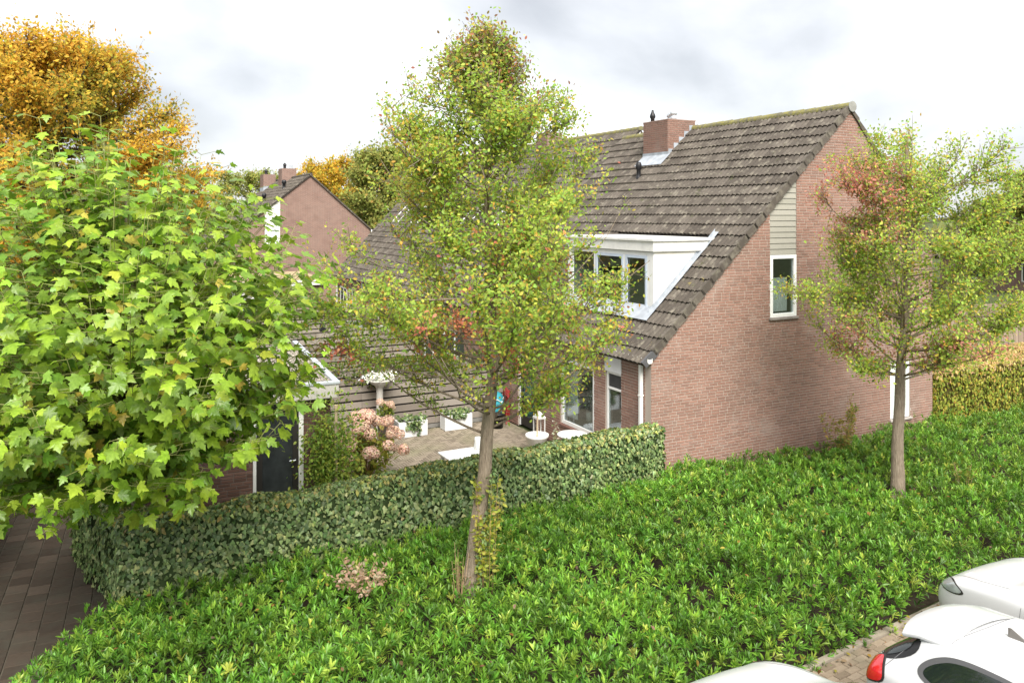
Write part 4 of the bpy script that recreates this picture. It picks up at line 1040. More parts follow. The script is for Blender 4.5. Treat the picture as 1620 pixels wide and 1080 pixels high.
# ------------------------------------------------------------------ ivy hedge (two arms), beech hedge
HA = np.array([2.93, 16.62]); Hd = np.array(HD); Hn = np.array([HD[1], -HD[0]])
def hedge(name, label, runs, height, half, npm2, leafsz, tmpl, palf, mat, corecol, bulge=.06, topround=.12):
    root = empty(name, (runs[0][0][0], runs[0][0][1], 0), 0, label, 'hedge')
    core = MB(); pos = []; nor = []
    for (p0, p1) in runs:
        p0 = np.array(p0, float); p1 = np.array(p1, float); L_ = np.linalg.norm(p1 - p0); d = (p1 - p0) / L_; nr = np.array([d[1], -d[0]])
        hw = half - .07
        q = [p0 + nr * hw, p1 + nr * hw, p1 - nr * hw, p0 - nr * hw]; o_ = np.array([runs[0][0][0], runs[0][0][1]])
        vs = [(*(a - o_), 0) for a in q] + [(*(a - o_), height - .09) for a in q]
        core.add(vs, [(0, 1, 5, 4), (1, 2, 6, 5), (2, 3, 7, 6), (3, 0, 4, 7), (4, 5, 6, 7)])
        def emit(n, fn):
            for _ in range(int(n)):
                a, b = fn(); pos.append(a); nor.append(b)
        for sg in (1, -1):
            def side(sg=sg):
                u = random.uniform(-.05, L_ + .05); z = random.uniform(.02, height); w = p0 + d * u + nr * sg * half
                bu = bulge * noise.noise(Vector((w[0] * 1.6, w[1] * 1.6, z * 1.8))) + bulge * .6 * noise.noise(Vector((w[0] * 5, w[1] * 5, z * 5)))
                bu = max(bu, -.02); w = w + nr * sg * (bu - max(0, z - height + topround) * .5 + random.uniform(-.06, .02)); return (w[0], w[1], z), (nr[0] * sg, nr[1] * sg, .45)
            emit(L_ * height * npm2 * (1 if sg > 0 else .5), side)
        def top():
            u = random.uniform(-.05, L_ + .05); v_ = random.uniform(-half, half); w = p0 + d * u + nr * v_
            z = height + bulge * .8 * noise.noise(Vector((w[0] * 1.4, w[1] * 1.4, 3))) + random.uniform(-.05, .03) - topround * .5 * (abs(v_) / half) ** 4; return (w[0], w[1], z), (nr[0] * v_ / half * .3, nr[1] * v_ / half * .3, 1)
        emit(L_ * 2 * half * npm2 * 1.2, top)
        for pe, sg in ((p0, -1), (p1, 1)):
            def end(pe=pe, sg=sg):
                v_ = random.uniform(-half, half); z = random.uniform(.02, height); w = pe + d * sg * (.05 + random.uniform(-.05, .03)) + nr * v_; return (w[0], w[1], z), (d[0] * sg, d[1] * sg, .4)
            emit(2 * half * height * npm2, end)
    c = core.build('stem_mass', plain(name + '_core', corecol, .95, .05, .3), root)
    P_ = np.array(pos); N_ = np.array(nor); n = len(P_)
    ax = np.cross(N_, crand(n)) * .7 + np.array([0, 0, -.75]) + N_ * .15; nr_ = N_ + crand(n) * .42
    v, f, t = place(tmpl, P_ - np.array([runs[0][0][0], runs[0][0][1], 0]), ax, nr_, rng.uniform(leafsz[0], leafsz[1], n) * rng.uniform(.75, 1.15, n), palf(P_, N_))
    o = ob('foliage', np_mesh('foliage', v, f, mat, tint=t), root); o['kind'] = 'stuff'; return root
def ivypal(p, nrm):
    n = len(p); c = pal([(.12, .19, .07), (.17, .25, .09), (.23, .31, .115), (.32, .39, .16), (.44, .48, .19)], [4, 5, 4, 2.4, 1.0], n, .2); y = pal([(.38, .40, .11), (.45, .38, .13)], [2, 1], n)
    top = nrm[:, 2] > .9; return np.where((top & (rng.uniform(0, 1, n) < .3))[:, None], y, c)
rng = np.random.default_rng(8)
C1 = HA - Hd * 9.95 ; p_a = HA + Hd * .0
hedge('ivy_hedge', 'clipped ivy-covered hedge between the laurel bed and the patio', [(tuple(p_a - Hn * .0), tuple(C1)), (tuple(C1 + np.array([.12, .25])), tuple(C1 + np.array([.12, .25]) + np.array((-.66, .75)) * 2.6))], 1.36, .26, 1150, (.045, .088), L_IVY, ivypal, ivy_m, (.05, .075, .03), bulge=.11, topround=.2)
def beechpal(p, nrm):
    n = len(p); side = pal([(.32, .40, .06), (.44, .47, .08), (.56, .50, .09), (.20, .28, .05), (.62, .42, .09)], [3, 4, 3, 2, 1], n); top = pal([(.74, .52, .28), (.72, .54, .22), (.66, .42, .20), (.70, .60, .24)], [3, 2, 1, 1], n)
    return np.where((p[:, 2] > 1.55 + .15 * rng.standard_normal(n))[:, None], top, side)
b0 = np.array(W(9.15, .95)[:2]); b1 = np.array(W(17.0, .95)[:2])
hedge('beech_hedge', 'yellow clipped beech hedge at the right end of the gable wall', [(tuple(b0), tuple(b1))], 1.66, .95, 420, (.06, .11), L_OVAL, beechpal, leaf_m, (.07, .06, .02), bulge=.10)

# ------------------------------------------------------------------ laurel bed
rng = np.random.default_rng(17)
n0 = 80000
X = rng.uniform(-6, 16.5, n0); Y = rng.uniform(5.6, 24.5, n0)
relx, rely = X - A[0], Y - A[1]; tt = relx * G[0] + rely * G[1]; ss = relx * RD[0] + rely * RD[1]
hdist = (X - HA[0]) * Hn[0] + (Y - HA[1]) * Hn[1]          # >0 on the street side of the ivy hedge
fx, fy = X - (-.4), Y - 7.55; fd = -(fx * Hn[0] + fy * Hn[1])    # >0 inside from the parking edge
inside = np.where(tt < 0, hdist > .36, ss < -.16) & (fd > -.22) & (X > -5.62 - .0 * Y)
X, Y, tt, ss, hdist, fd = [a[inside] for a in (X, Y, tt, ss, hdist, fd)]
dst = np.hypot(X, Y); keep = rng.uniform(0, 1, len(X)) < np.clip(1.15 - (dst - 8) * .035, .55, 1); X, Y, tt, ss, hdist, fd = [a[keep] for a in (X, Y, tt, ss, hdist, fd)]
def hgt(X, Y, tt, ss, hdist, fd):
    p = np.stack([X, Y, np.zeros_like(X)], 1); b = .62 + .17 * vnoise(p, .5, 2.2) + .16 * vnoise(p, 1.25, 5.1) + .10 * vnoise(p, 3.1, 1.1)
    edge = np.clip((fd + .25) / .55, 0, 1); b *= .42 + .58 * np.sqrt(edge)
    wall = np.where(tt < 0, hdist - .3, -ss); b *= .72 + .28 * np.clip(wall / 1.2, 0, 1); le = np.clip((X + 5.62) / .5, 0, 1); return b * (.55 + .45 * np.sqrt(le))
Hh_ = hgt(X, Y, tt, ss, hdist, fd); n = len(X)
cls = vnoise(np.stack([X, Y, X * 0], 1), .9, 9.1)
layer = rng.uniform(0, 1, n); zt = Hh_ + rng.normal(0, .035, n) - np.where(layer < .45, rng.uniform(.04, .32, n), 0); zt = np.maximum(zt, .05)
tall = rng.uniform(0, 1, n) < .05; zt = zt + np.where(tall & (fd > .3), rng.uniform(.06, .20, n), 0)
tips = np.stack([X, Y, zt], 1); lean = unit(np.stack([rng.normal(0, .33, n), rng.normal(0, .33, n), np.ones(n)], 1)); edgeo = np.clip(1 - (fd + .22) / .4, 0, 1)[:, None]; lean = unit(lean + edgeo * np.array([[Hn[0] * .9, Hn[1] * .9, -.1]]))
PP, AA, NN, SS, CC_ = [], [], [], [], []
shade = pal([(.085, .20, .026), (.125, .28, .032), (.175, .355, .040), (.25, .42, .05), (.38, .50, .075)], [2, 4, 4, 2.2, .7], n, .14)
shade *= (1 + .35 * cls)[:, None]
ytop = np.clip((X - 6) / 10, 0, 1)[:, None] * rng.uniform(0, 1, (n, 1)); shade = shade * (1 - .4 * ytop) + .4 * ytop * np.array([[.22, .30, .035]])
NL = 9
for k in range(NL):
    th = k * 2.4 + rng.uniform(0, 6.28, n); el = (.42 + .09 * k) + rng.normal(0, .12, n)           # lower leaves spread, upper ones stand
    ox = unit(np.cross(lean, np.array([[1., .3, .2]]))); oy = np.cross(lean, ox); rad = ox * np.cos(th)[:, None] + oy * np.sin(th)[:, None]
    ax = rad * np.cos(el)[:, None] + lean * np.sin(el)[:, None]; base = tips - lean * (.115 - .0105 * k)[..., None] if False else tips - lean * (.12 - .0105 * k)
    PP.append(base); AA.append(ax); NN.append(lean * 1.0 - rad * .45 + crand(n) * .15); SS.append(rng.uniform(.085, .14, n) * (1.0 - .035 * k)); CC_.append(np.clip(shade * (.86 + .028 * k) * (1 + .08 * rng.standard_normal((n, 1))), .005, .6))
PP, AA, NN, SS, CC_ = [np.concatenate(a) for a in (PP, AA, NN, SS, CC_)]
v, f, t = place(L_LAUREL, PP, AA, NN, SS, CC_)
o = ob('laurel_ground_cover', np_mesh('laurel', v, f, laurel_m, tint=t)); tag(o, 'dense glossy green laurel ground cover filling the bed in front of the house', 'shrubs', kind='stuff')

nf = 900; k = rng.integers(0, n, nf); fp = tips[k] + np.stack([rng.normal(0, .08, nf), rng.normal(0, .08, nf), rng.uniform(-.02, .03, nf)], 1)
sf = rng.uniform(-3, 12, 260); st_ = rng.uniform(.0, .42, 260); ep = np.stack([-.4 + Hd[0] * sf - Hn[0] * -st_ , 7.55 + Hd[1] * sf - Hn[1] * -st_, np.full(260, .045)], 1)
fp = np.concatenate([fp, ep]); nf = len(fp)
v, f, t = place(L_OVAL, fp, crand(nf) * np.array([1, 1, .25]), crand(nf) * .4 + np.array([0, 0, 1]), rng.uniform(.04, .085, nf), pal([(.46, .30, .06), (.40, .20, .07), (.26, .15, .08), (.50, .42, .09), (.36, .26, .16)], [3, 2, 3, 2, 2], nf))
o = ob('fallen_leaves', np_mesh('fallen_leaves', v, f, leaf_m, tint=t)); tag(o, 'fallen autumn leaves lying on the laurel and along its paved edge', 'leaves', kind='stuff')
# small plants in the bed -------------------------------------------------
def wisp(name, label, cat, base, nst, h, sprd, leafn, lsz, cols, w, group=None, stemr=.006, seed=1, tmpl=L_OVAL, mat=leaf_m, stem=twig_m):
    global rng
    rng = np.random.default_rng(seed); rnd = random.Random(seed); root = empty(name, base, 0, label, cat, group); m = MB(); pos = []; ax = []
    for k in range(nst):
        a = rnd.uniform(0, 6.28); r_ = sprd * math.sqrt(rnd.random()); hh = h * rnd.uniform(.55, 1); st = [(r_ * .15 * math.cos(a) * 2, r_ * .15 * math.sin(a) * 2, 0), (r_ * .6 * math.cos(a), r_ * .6 * math.sin(a), hh * .6), (r_ * math.cos(a), r_ * math.sin(a), hh)]
        m.tube(st, [stemr, stemr * .7, stemr * .35], 4)
        for q in range(leafn):
            u = rnd.uniform(.25, 1); p = Vector(st[0]) * (1 - u) ** 2 + Vector(st[1]) * 2 * u * (1 - u) + Vector(st[2]) * u * u; d = Vector((rnd.gauss(0, 1), rnd.gauss(0, 1), rnd.gauss(.2, .5))).normalized(); pos.append(p + d * rnd.uniform(0, .05)); ax.append(d)
    m.build('stem', stem, root, True)
    if pos:
        P_ = np.array([tuple(p) for p in pos]); n_ = len(P_); v, f, t = place(tmpl, P_, np.array([tuple(a) for a in ax]), crand(n_) + np.array([0, 0, .8]), rng.uniform(lsz[0], lsz[1], n_), pal(cols, w, n_)); o = ob('foliage', np_mesh('foliage', v, f, mat, tint=t), root); o['kind'] = 'stuff'
    return root
wisp('sapling', 'thin yellowing sapling against the gable wall', 'plant', W(4.75, -.75), 11, 1.85, .5, 62, (.05, .09), [(.46, .42, .11), (.52, .34, .13), (.32, .36, .09)], [3, 2, 2], seed=31)
wisp('dry_shoots', 'bare brown shoots standing at the foot of the middle tree trunk', 'plant', (-.72, 10.95, .0), 16, 1.25, .14, 3, (.03, .05), [(.3, .2, .09)], [1], seed=32)
wisp('sucker_shoots', 'fresh yellow-green shoots growing up beside the middle tree trunk', 'plant', (-.33, 11.1, .3), 9, 1.85, .24, 62, (.05, .085), [(.42, .48, .08), (.54, .54, .10), (.56, .44, .12)], [3, 2, 1], seed=33)
wisp('young_shrub', 'small yellow-green shrub in the laurel near the right tree', 'plant', (8.6, 15.3, .3), 6, .75, .3, 14, (.05, .09), [(.32, .33, .06), (.25, .28, .05)], [1, 1], seed=34)
wisp('dead_flower_clump', 'withered pinkish-brown flower clump in the laurel left of the middle trunk', 'plant', (-2.1, 11.2, .42), 20, .40, .55, 22, (.04, .08), [(.62, .44, .31), (.52, .34, .24), (.70, .55, .42)], [2, 1, 1], seed=35)
def trunk_ivy():
    global rng
    rng = np.random.default_rng(36); n = 420; z = rng.uniform(0, 1, n) ** 1.3 * 2.0 + .2; a = rng.normal(-.2, .6, n); r_ = .15; cx = -.60 + .1 * z; p = np.stack([cx + r_ * np.cos(a), 11.2 + r_ * np.sin(a) - .04, z], 1)
    v, f, t = place(L_IVY, p - np.array([-.6, 11.2, 0]), crand(n) * .6 + np.array([0, 0, -.7]), np.stack([np.cos(a), np.sin(a), .3 + 0 * a], 1), rng.uniform(.04, .075, n), ivypal(p, np.zeros((n, 3)))); o = ob('trunk_ivy', np_mesh('trunk_ivy', v, f, ivy_m, tint=t)); o.location = (-.6, 11.2, 0)
    tag(o, 'ivy climbing the right side of the middle tree trunk', 'ivy')
trunk_ivy()

# ------------------------------------------------------------------ patio things
def LT(t, s, z=0.): return W(t, s, z)
def trail(parent, lx, ly, z, n, drop, seed):
    rng_ = np.random.default_rng(seed); u = rng_.uniform(0, 1, (n, 2)); p = np.stack([(u[:, 0] - .5) * lx * 1.1, (u[:, 1] - .5) * ly * 1.25, z + rng_.uniform(-.02, .12, n)], 1)
    k = rng_.uniform(0, 1, n) < .32; p[k, 1] = -ly / 2 - rng_.uniform(.0, .05, k.sum()); p[k, 2] = z - rng_.uniform(0, drop, k.sum()) * rng_.uniform(0, 1, k.sum()); p[k, 0] *= .5
    v, f, t = place(L_IVY, p, rng_.standard_normal((n, 3)) * .6 + np.array([0, -.4, -.4]), rng_.standard_normal((n, 3)) * .5 + np.array([0, -.5, .9]), rng_.uniform(.05, .10, n), pal([(.10, .17, .05), (.20, .27, .10), (.30, .36, .18), (.07, .12, .04)], [3, 3, 2, 2], n)); o = ob('trailing_ivy', np_mesh('trailing_ivy', v, f, ivy_m, tint=t), parent); o['kind'] = 'stuff'
def box_planter(t, s, label, seed, drop, w=.78, d=.36, h=.40):
    r_ = empty('planter', LT(t, s, .016), HROT, label, 'planter', 'white box planters along the slat fence')
    m = MB(); m.box(-w / 2, w / 2, -d / 2, -d / 2 + .03, 0, h); m.box(-w / 2, w / 2, d / 2 - .03, d / 2, 0, h); m.box(-w / 2, -w / 2 + .03, -d / 2 + .03, d / 2 - .03, 0, h); m.box(w / 2 - .03, w / 2, -d / 2 + .03, d / 2 - .03, 0, h); bevel(m.build('box', planter_m, r_), .01)
    m = MB(); m.box(-w / 2 + .032, w / 2 - .032, -d / 2 + .032, d / 2 - .032, .05, h - .05); m.build('soil', soil_m, r_); trail(r_, w - .1, d, h, 260, drop, seed)
box_planter(-2.93, 6.2, 'white box planter with ivy trailing down its front, nearer the hydrangea', 51, .38)
box_planter(-1.62, 6.3, 'white box planter with low ivy, nearer the tree trunk', 52, .12)
# hydrangea
hyd = empty('hydrangea', LT(-5.12, 3.0, 0), HROT, 'hydrangea bush with many faded pink flower heads beside the shed', 'shrub')
rng = np.random.default_rng(61); rnd = random.Random(61)
hyd.scale = (1.12, 1.12, 1.08); stm = MB(); heads = []
for k in range(66):
    a = rnd.uniform(0, 6.28); el = rnd.uniform(.05, 1.5); d = Vector((math.cos(a) * math.cos(el) * .74, math.sin(a) * math.cos(el) * .74, .45 + math.sin(el) * .95)); heads.append(d); stm.tube([(0, 0, 0), (d.x * .4, d.y * .4, d.z * .6), tuple(d)], [.01, .008, .005], 4)
stm.build('stem', twig_m, hyd)
hm = []
for q in range(3):
    n = 190; p = crand(n); v, f, t = place(L_SIMPLE, p * rng.uniform(.085, .108, (n, 1)) * np.array([1, 1, .85]), np.cross(p, crand(n)), p + .25 * crand(n), rng.uniform(.035, .05, n), pal([(.78, .54, .43), (.82, .61, .50), (.72, .45, .36), (.72, .6, .4), (.62, .42, .3)], [4, 3, 2, 1, 1], n, .12)); c_ = MB(); hm.append(np_mesh('flower_head', v, f, hyd_m, tint=t))
for k, d in enumerate(heads):
    o = ob('flower_head', hm[k % 3], hyd); o.location = d; o.rotation_euler = (rnd.uniform(-.5, .5), rnd.uniform(-.5, .5), rnd.uniform(0, 6)); s_ = rnd.uniform(.8, 1.18); o.scale = (s_, s_, s_)
n = 700; p = crand(n) * rng.uniform(.3, .8, (n, 1)) * np.array([.72, .72, .6]) + np.array([0, 0, .65]); v, f, t = place(L_OVAL, p, crand(n) + np.array([0, 0, -.2]), crand(n) * .5 + np.array([0, 0, 1]), rng.uniform(.09, .16, n), pal([(.26, .34, .06), (.40, .45, .08), (.50, .46, .09), (.18, .25, .05), (.4, .24, .08)], [3, 3, 2, 2, .6], n)); o = ob('foliage', np_mesh('foliage', v, f, leaf_m, tint=t), hyd); o['kind'] = 'stuff'
# climber on the shed corner
rng = np.random.default_rng(62); n = 3600; p = rng.normal(0, 1, (n, 3)) * np.array([.25, .16, .52]) + np.array([0, 0, 1.15]); p[:, 2] = np.clip(p[:, 2], .02, 2.35)
cl = empty('climbing_shrub', (-3.40, 15.18, 0), HROT, 'green climbing shrub growing up the corner of the shed', 'shrub')
v, f, t = place(L_OVAL, p, crand(n) + np.array([0, 0, -.2]), crand(n) * .7 + np.array([0, 0, .7]), rng.uniform(.05, .09, n), pal([(.26, .40, .07), (.38, .50, .09), (.52, .58, .11), (.18, .29, .06)], [3, 3, 2, 2], n)); o = ob('foliage', np_mesh('foliage', v, f, leaf_m, tint=t), cl); o['kind'] = 'stuff'
m = MB()
for k in range(5): m.tube([(k * .06 - .1, 0, 0), (k * .08 - .16, .04, 1.0), (k * .1 - .2, .0, 1.9)], [.012, .009, .005], 5)
m.build('stem', twig_m, cl)
m = MB(); m.lathe([(.028, 0), (.03, 2.05), (.034, 2.06), (.034, 2.12), (0, 2.13)], k=10); o = m.build('wooden_stake', stake_m); o.location = (-3.30, 15.12, 0); tag(o, 'pale round wooden stake rising out of the climbing shrub', 'stake')
# ivy on top of the patio fence
rng = np.random.default_rng(63); n = 2600; u = rng.uniform(-5.3, -.1, n); hz = np.clip(.42 + .35 * vnoise(np.stack([u, u * 0, u * 0], 1), 1.1, .3), .06, 1.0); p = np.array([W(a, 6.72 - b, c) for a, b, c in zip(u, rng.uniform(-.12, .16, n), 1.9 - rng.uniform(0, 1, n) ** 1.4 * hz * 1.25 + .06)])
o_ = np.array(W(-2.6, 6.72, 0)); v, f, t = place(L_OVAL, p - o_, crand(n) + np.array([0, 0, -.5]), crand(n) * .6 + np.array([.3, -.7, .5]), rng.uniform(.05, .09, n), pal([(.10, .17, .035), (.18, .24, .045), (.27, .28, .06), (.36, .22, .06)], [3, 3, 2, .6], n)); o = ob('fence_climber', np_mesh('fence_climber', v, f, leaf_m, tint=t)); o.location = tuple(o_); tag(o, 'leafy climber hanging over the top of the patio fence', 'climber')
# grey pot with small plant by the hydrangea
def pot(name, label, cat, loc, prof_, mat, plant=None):
    r_ = empty(name, loc, HROT, label, cat); m = MB(); m.lathe(prof_, k=24); m.build('pot', mat, r_, True); return r_
gp = pot('plant_pot', 'tall grey pot with white rim holding a pink hydrangea by the fence', 'pot', LT(-3.72, 5.9, .016), [(.15, 0), (.21, .52), (.225, .52), (.225, .58), (.19, .58), (.185, .5), (0, .5)], pot_grey)
m = MB(); m.lathe([(.195, .582), (.228, .582), (.228, .60), (.195, .60)], k=24); m.build('rim', pot_white, gp)
rng = np.random.default_rng(64); n = 160; p = crand(n) * rng.uniform(.3, 1, (n, 1)) * .24 + np.array([0, 0, .75]); v, f, t = place(L_OVAL, p, crand(n), crand(n) * .5 + np.array([0, 0, 1]), rng.uniform(.08, .13, n), pal([(.2, .27, .05), (.3, .34, .06)], [1, 1], n)); o = ob('foliage', np_mesh('foliage', v, f, leaf_m, tint=t), gp); o['kind'] = 'stuff'
for d in ((.1, -.1, .95), (-.12, .05, 1.0), (.05, .14, .9), (.18, .08, .82)):
    o = ob('flower_head', hm[0], gp); o.location = d
# turquoise bag, black bucket, red hose reel in the corner by the fence
bag = empty('garden_bag', LT(-.5, 6.28, .016), HROT, 'turquoise tied garden bag in the corner between fence and door', 'bag'); m = MB(); m.lathe([(.20, 0), (.25, .2), (.26, .5), (.24, .72), (.17, .82), (.05, .88), (.0, .89)], k=18)
o = m.build('sack', turq_m, bag, True)
for vtx in o.data.vertices:
    c = vtx.co; k = 1 + .08 * noise.noise(c * 6); vtx.co = (c.x * k, c.y * k, c.z * (1 + .05 * noise.noise(c * 4)))
m = MB(); m.tube([(-.2, -.16, .62), (-.05, -.27, .7), (.1, -.24, .6), (.2, -.14, .72)], .012, 6); m.build('tie_rope', pot_white, bag)
bk = empty('bucket', LT(-.62, 5.82, .016), HROT, 'black bucket standing in front of the turquoise bag', 'bucket'); m = MB(); m.lathe([(.13, 0), (.17, .36), (.18, .36), (.18, .38), (.16, .38), (.125, .03), (0, .03)], k=20); m.build('pail', black_m, bk, True)
m = MB(); m.tube([(.17 * math.cos(a), -.05, .37 + .17 * math.sin(a)) for a in np.linspace(0, math.pi, 9)], .007, 5); m.build('handle', black_m, bk)
hs = empty('garden_hose', LT(-.14, 6.28, .016), HROT, 'red garden hose coiled against the wall beside the black door', 'hose'); m = MB(); m.tube([(-.02 + .02 * math.sin(a * 3), .20 * math.cos(a) * (1 - .006 * a), .45 + .30 * math.sin(a) + .01 * a) for a in np.linspace(0, 22, 90)] + [(-.1, -.2, .2), (-.15, -.3, .02), (-.05, -.1, .012)], .014, 6); m.build('coil', redhose_m, hs)
m = MB(); m.box(-.0, .1, -.03, .03, 0, .85); m.build('bracket', redhose_m, hs)
# white pot with a small olive tree, lantern, flowering stalk, round table
op = empty('potted_olive', LT(-.76, 3.44, .016), HROT, 'little grey-leaved tree in a white pot outside the black door', 'potted plant'); m = MB(); m.lathe([(.17, 0), (.25, .34), (.28, .36), (.28, .42), (.25, .42), (.235, .36), (0, .35)], k=24); m.build('pot', pot_white, op, True)
m = MB(); m.tube([(0, 0, .35), (.02, .01, .9), (-.02, .02, 1.35)], [.022, .017, .012], 6); m.build('stem', stake_m, op)
rng = np.random.default_rng(65); n = 900; p = crand(n) * rng.uniform(.2, 1, (n, 1)) * np.array([.36, .36, .42]) + np.array([0, 0, 1.45]); v, f, t = place(L_LAUREL, p, crand(n) + np.array([0, 0, -.4]), crand(n) + np.array([0, 0, .6]), rng.uniform(.06, .10, n), pal([(.14, .18, .09), (.20, .25, .12), (.10, .14, .06)], [2, 2, 1], n)); o = ob('foliage', np_mesh('foliage', v, f, leaf_m, tint=t), op); o['kind'] = 'stuff'
ln_ = empty('lantern', LT(-.37, 4.03, .016), HROT, 'tall white lantern with a candle between the potted tree and the wall', 'lantern'); m = MB(); h = .62
for sx in (-.1, .1):
    for sy in (-.1, .1): m.box(sx - .012, sx + .012, sy - .012, sy + .012, .05, h)
m.box(-.13, .13, -.13, .13, 0, .05); m.box(-.12, .12, -.12, .12, h, h + .04); m.add([(-.12, -.12, h + .04), (.12, -.12, h + .04), (.12, .12, h + .04), (-.12, .12, h + .04), (0, 0, h + .2)], [(0, 1, 4), (1, 2, 4), (2, 3, 4), (3, 0, 4)]); m.build('frame', white_p, ln_)
m = MB(); m.lathe([(.045, .051), (.045, .28), (0, .285)], k=12); m.build('candle', stake_m, ln_)
wisp('flower_spire', 'pale flowering spire standing below the living room window', 'plant', LT(-.55, 2.95, .0), 4, 1.05, .08, 36, (.04, .07), [(.62, .64, .5), (.5, .56, .36), (.3, .36, .14)], [3, 2, 1], seed=66)
tb = empty('round_table', LT(-.62, 2.07, .016), HROT, 'small round white table under the living room window', 'table'); m = MB(); m.lathe([(.0, .70), (.33, .70), (.34, .715), (.34, .735), (.33, .745), (0, .745)], k=32); m.build('tabletop', pot_white, tb, True); m = MB(); m.lathe([(.2, 0), (.19, .02), (.03, .05), (.03, .70)], k=14); m.build('leg', pot_white, tb)
wt = empty('garden_table', LT(-3.5, 1.75, .016), HROT, 'long white garden table just behind the ivy hedge', 'table'); m = MB(); m.box(-.35, .75, -.4, .4, .71, .75); bevel(m.build('tabletop', pot_white, wt), .01)
for sx in (-.27, .65):
    for sy in (-.33, .33):
        m = MB(); m.box(sx - .03, sx + .03, sy - .03, sy + .03, 0, .71); m.build('leg', pot_white, wt)
m = MB(); m.lathe([(.075, 0), (.10, .02), (.075, .16), (.082, .2), (.07, .25), (0, .255)], k=18); o = m.build('table_lamp', pot_white, None, True); o.location = LT(-3.0, 1.98, .756); tag(o, 'small white lamp standing on the end of the white garden table', 'lamp')
# tall pedestal bowl of white flowers by the fence
pd = empty('pedestal_bowl', LT(-3.72, 6.35, .016), HROT, 'tall pale pedestal carrying a bowl of white flowers in front of the fence', 'plant stand'); m = MB(); m.lathe([(.17, 0), (.15, .06), (.09, .12), (.085, 1.25), (.12, 1.32), (.34, 1.46), (.36, 1.5), (.33, 1.5), (0, 1.42)], k=20); m.build('pedestal', stone_m, pd, True)
rng = np.random.default_rng(67); n = 420; p = rng.normal(0, 1, (n, 3)) * np.array([.2, .17, .035]) + np.array([0, 0, 1.56]); v, f, t = place(L_SIMPLE, p, crand(n), crand(n) * .4 + np.array([0, 0, 1]), rng.uniform(.06, .1, n), pal([(.78, .78, .74), (.74, .75, .68), (.3, .36, .2)], [5, 3, 1], n, .05)); o = ob('flower', np_mesh('flower', v, f, leafmat('white_petal', .7, .2, .1), tint=t), pd); o['kind'] = 'stuff'
# vases of white hydrangea inside the living room window
for (s, hh, lab) in ((2.55, .95, 'bunch of white flowers in a vase just inside the living room window, right one'), (2.95, .6, 'bunch of white flowers in a low vase inside the living room window, left one')):
    vz = empty('flower_vase', LT(.45, s, .64), HROT, lab, 'vase'); m = MB(); m.lathe([(.07, 0), (.12, .14), (.11, .3), (.06, hh - .3), (.07, hh - .25), (0, hh - .26)], k=16); m.build('vase', stone_m, vz, True)
    rng = np.random.default_rng(int(s * 100)); n = 300; p = crand(n) * rng.uniform(.6, 1, (n, 1)) * np.array([.2, .26, .2]) + np.array([0, 0, hh - .08]); v, f, t = place(L_OVAL, p, crand(n), crand(n) * .4 + p - np.array([0, 0, hh]), rng.uniform(.06, .1, n), pal([(.72, .73, .68), (.6, .64, .52), (.25, .32, .18)], [4, 2, 1], n, .06)); o = ob('flower', np_mesh('flower', v, f, leaf_m, tint=t), vz); o['kind'] = 'stuff'
# dark lamp on the middle fence, shrub by the garage, white garden furniture beyond
lm_ = empty('wall_lamp', LT(-3.35, 13.40, 1.81), HROT, 'small black wedge-shaped lamp on the cap of the middle fence', 'lamp'); m = MB(); m.prism([(-.14, 0), (.14, 0), (.1, .06), (-.1, .22)], 'y', -.08, .08); bevel(m.build('housing', black_m, lm_), .01); m = MB(); m.box(-.06, .06, -.05, .05, -.005, .0); m.build('base', black_m, lm_)
wisp('evergreen_shrub', 'dark green shrub in front of the low garage', 'shrub', W(-5.6, 24.8), 22, 1.9, .9, 60, (.12, .2), [(.05, .09, .03), (.08, .13, .04), (.12, .16, .06)], [2, 2, 1], seed=71, stemr=.012)
wisp('white_clematis', 'white-flowered climber in the neighbouring garden behind the second fence', 'climber', W(-1.4, 15.0), 18, 2.0, .8, 50, (.10, .16), [(.62, .64, .6), (.5, .54, .46), (.14, .2, .06)], [3, 2, 2], seed=72)
m = MB(); m.lathe([(.0, -.11), (.07, -.09), (.11, 0), (.07, .09), (0, .11)], k=14); o = m.build('globe_lamp', plain('cream_globe', (.66, .55, .40), .6, .3, .1), None, True); o.location = (-4.12, 17.95, 2.62); tag(o, 'cream ball-shaped lamp on the edge of the shed roof', 'lamp')

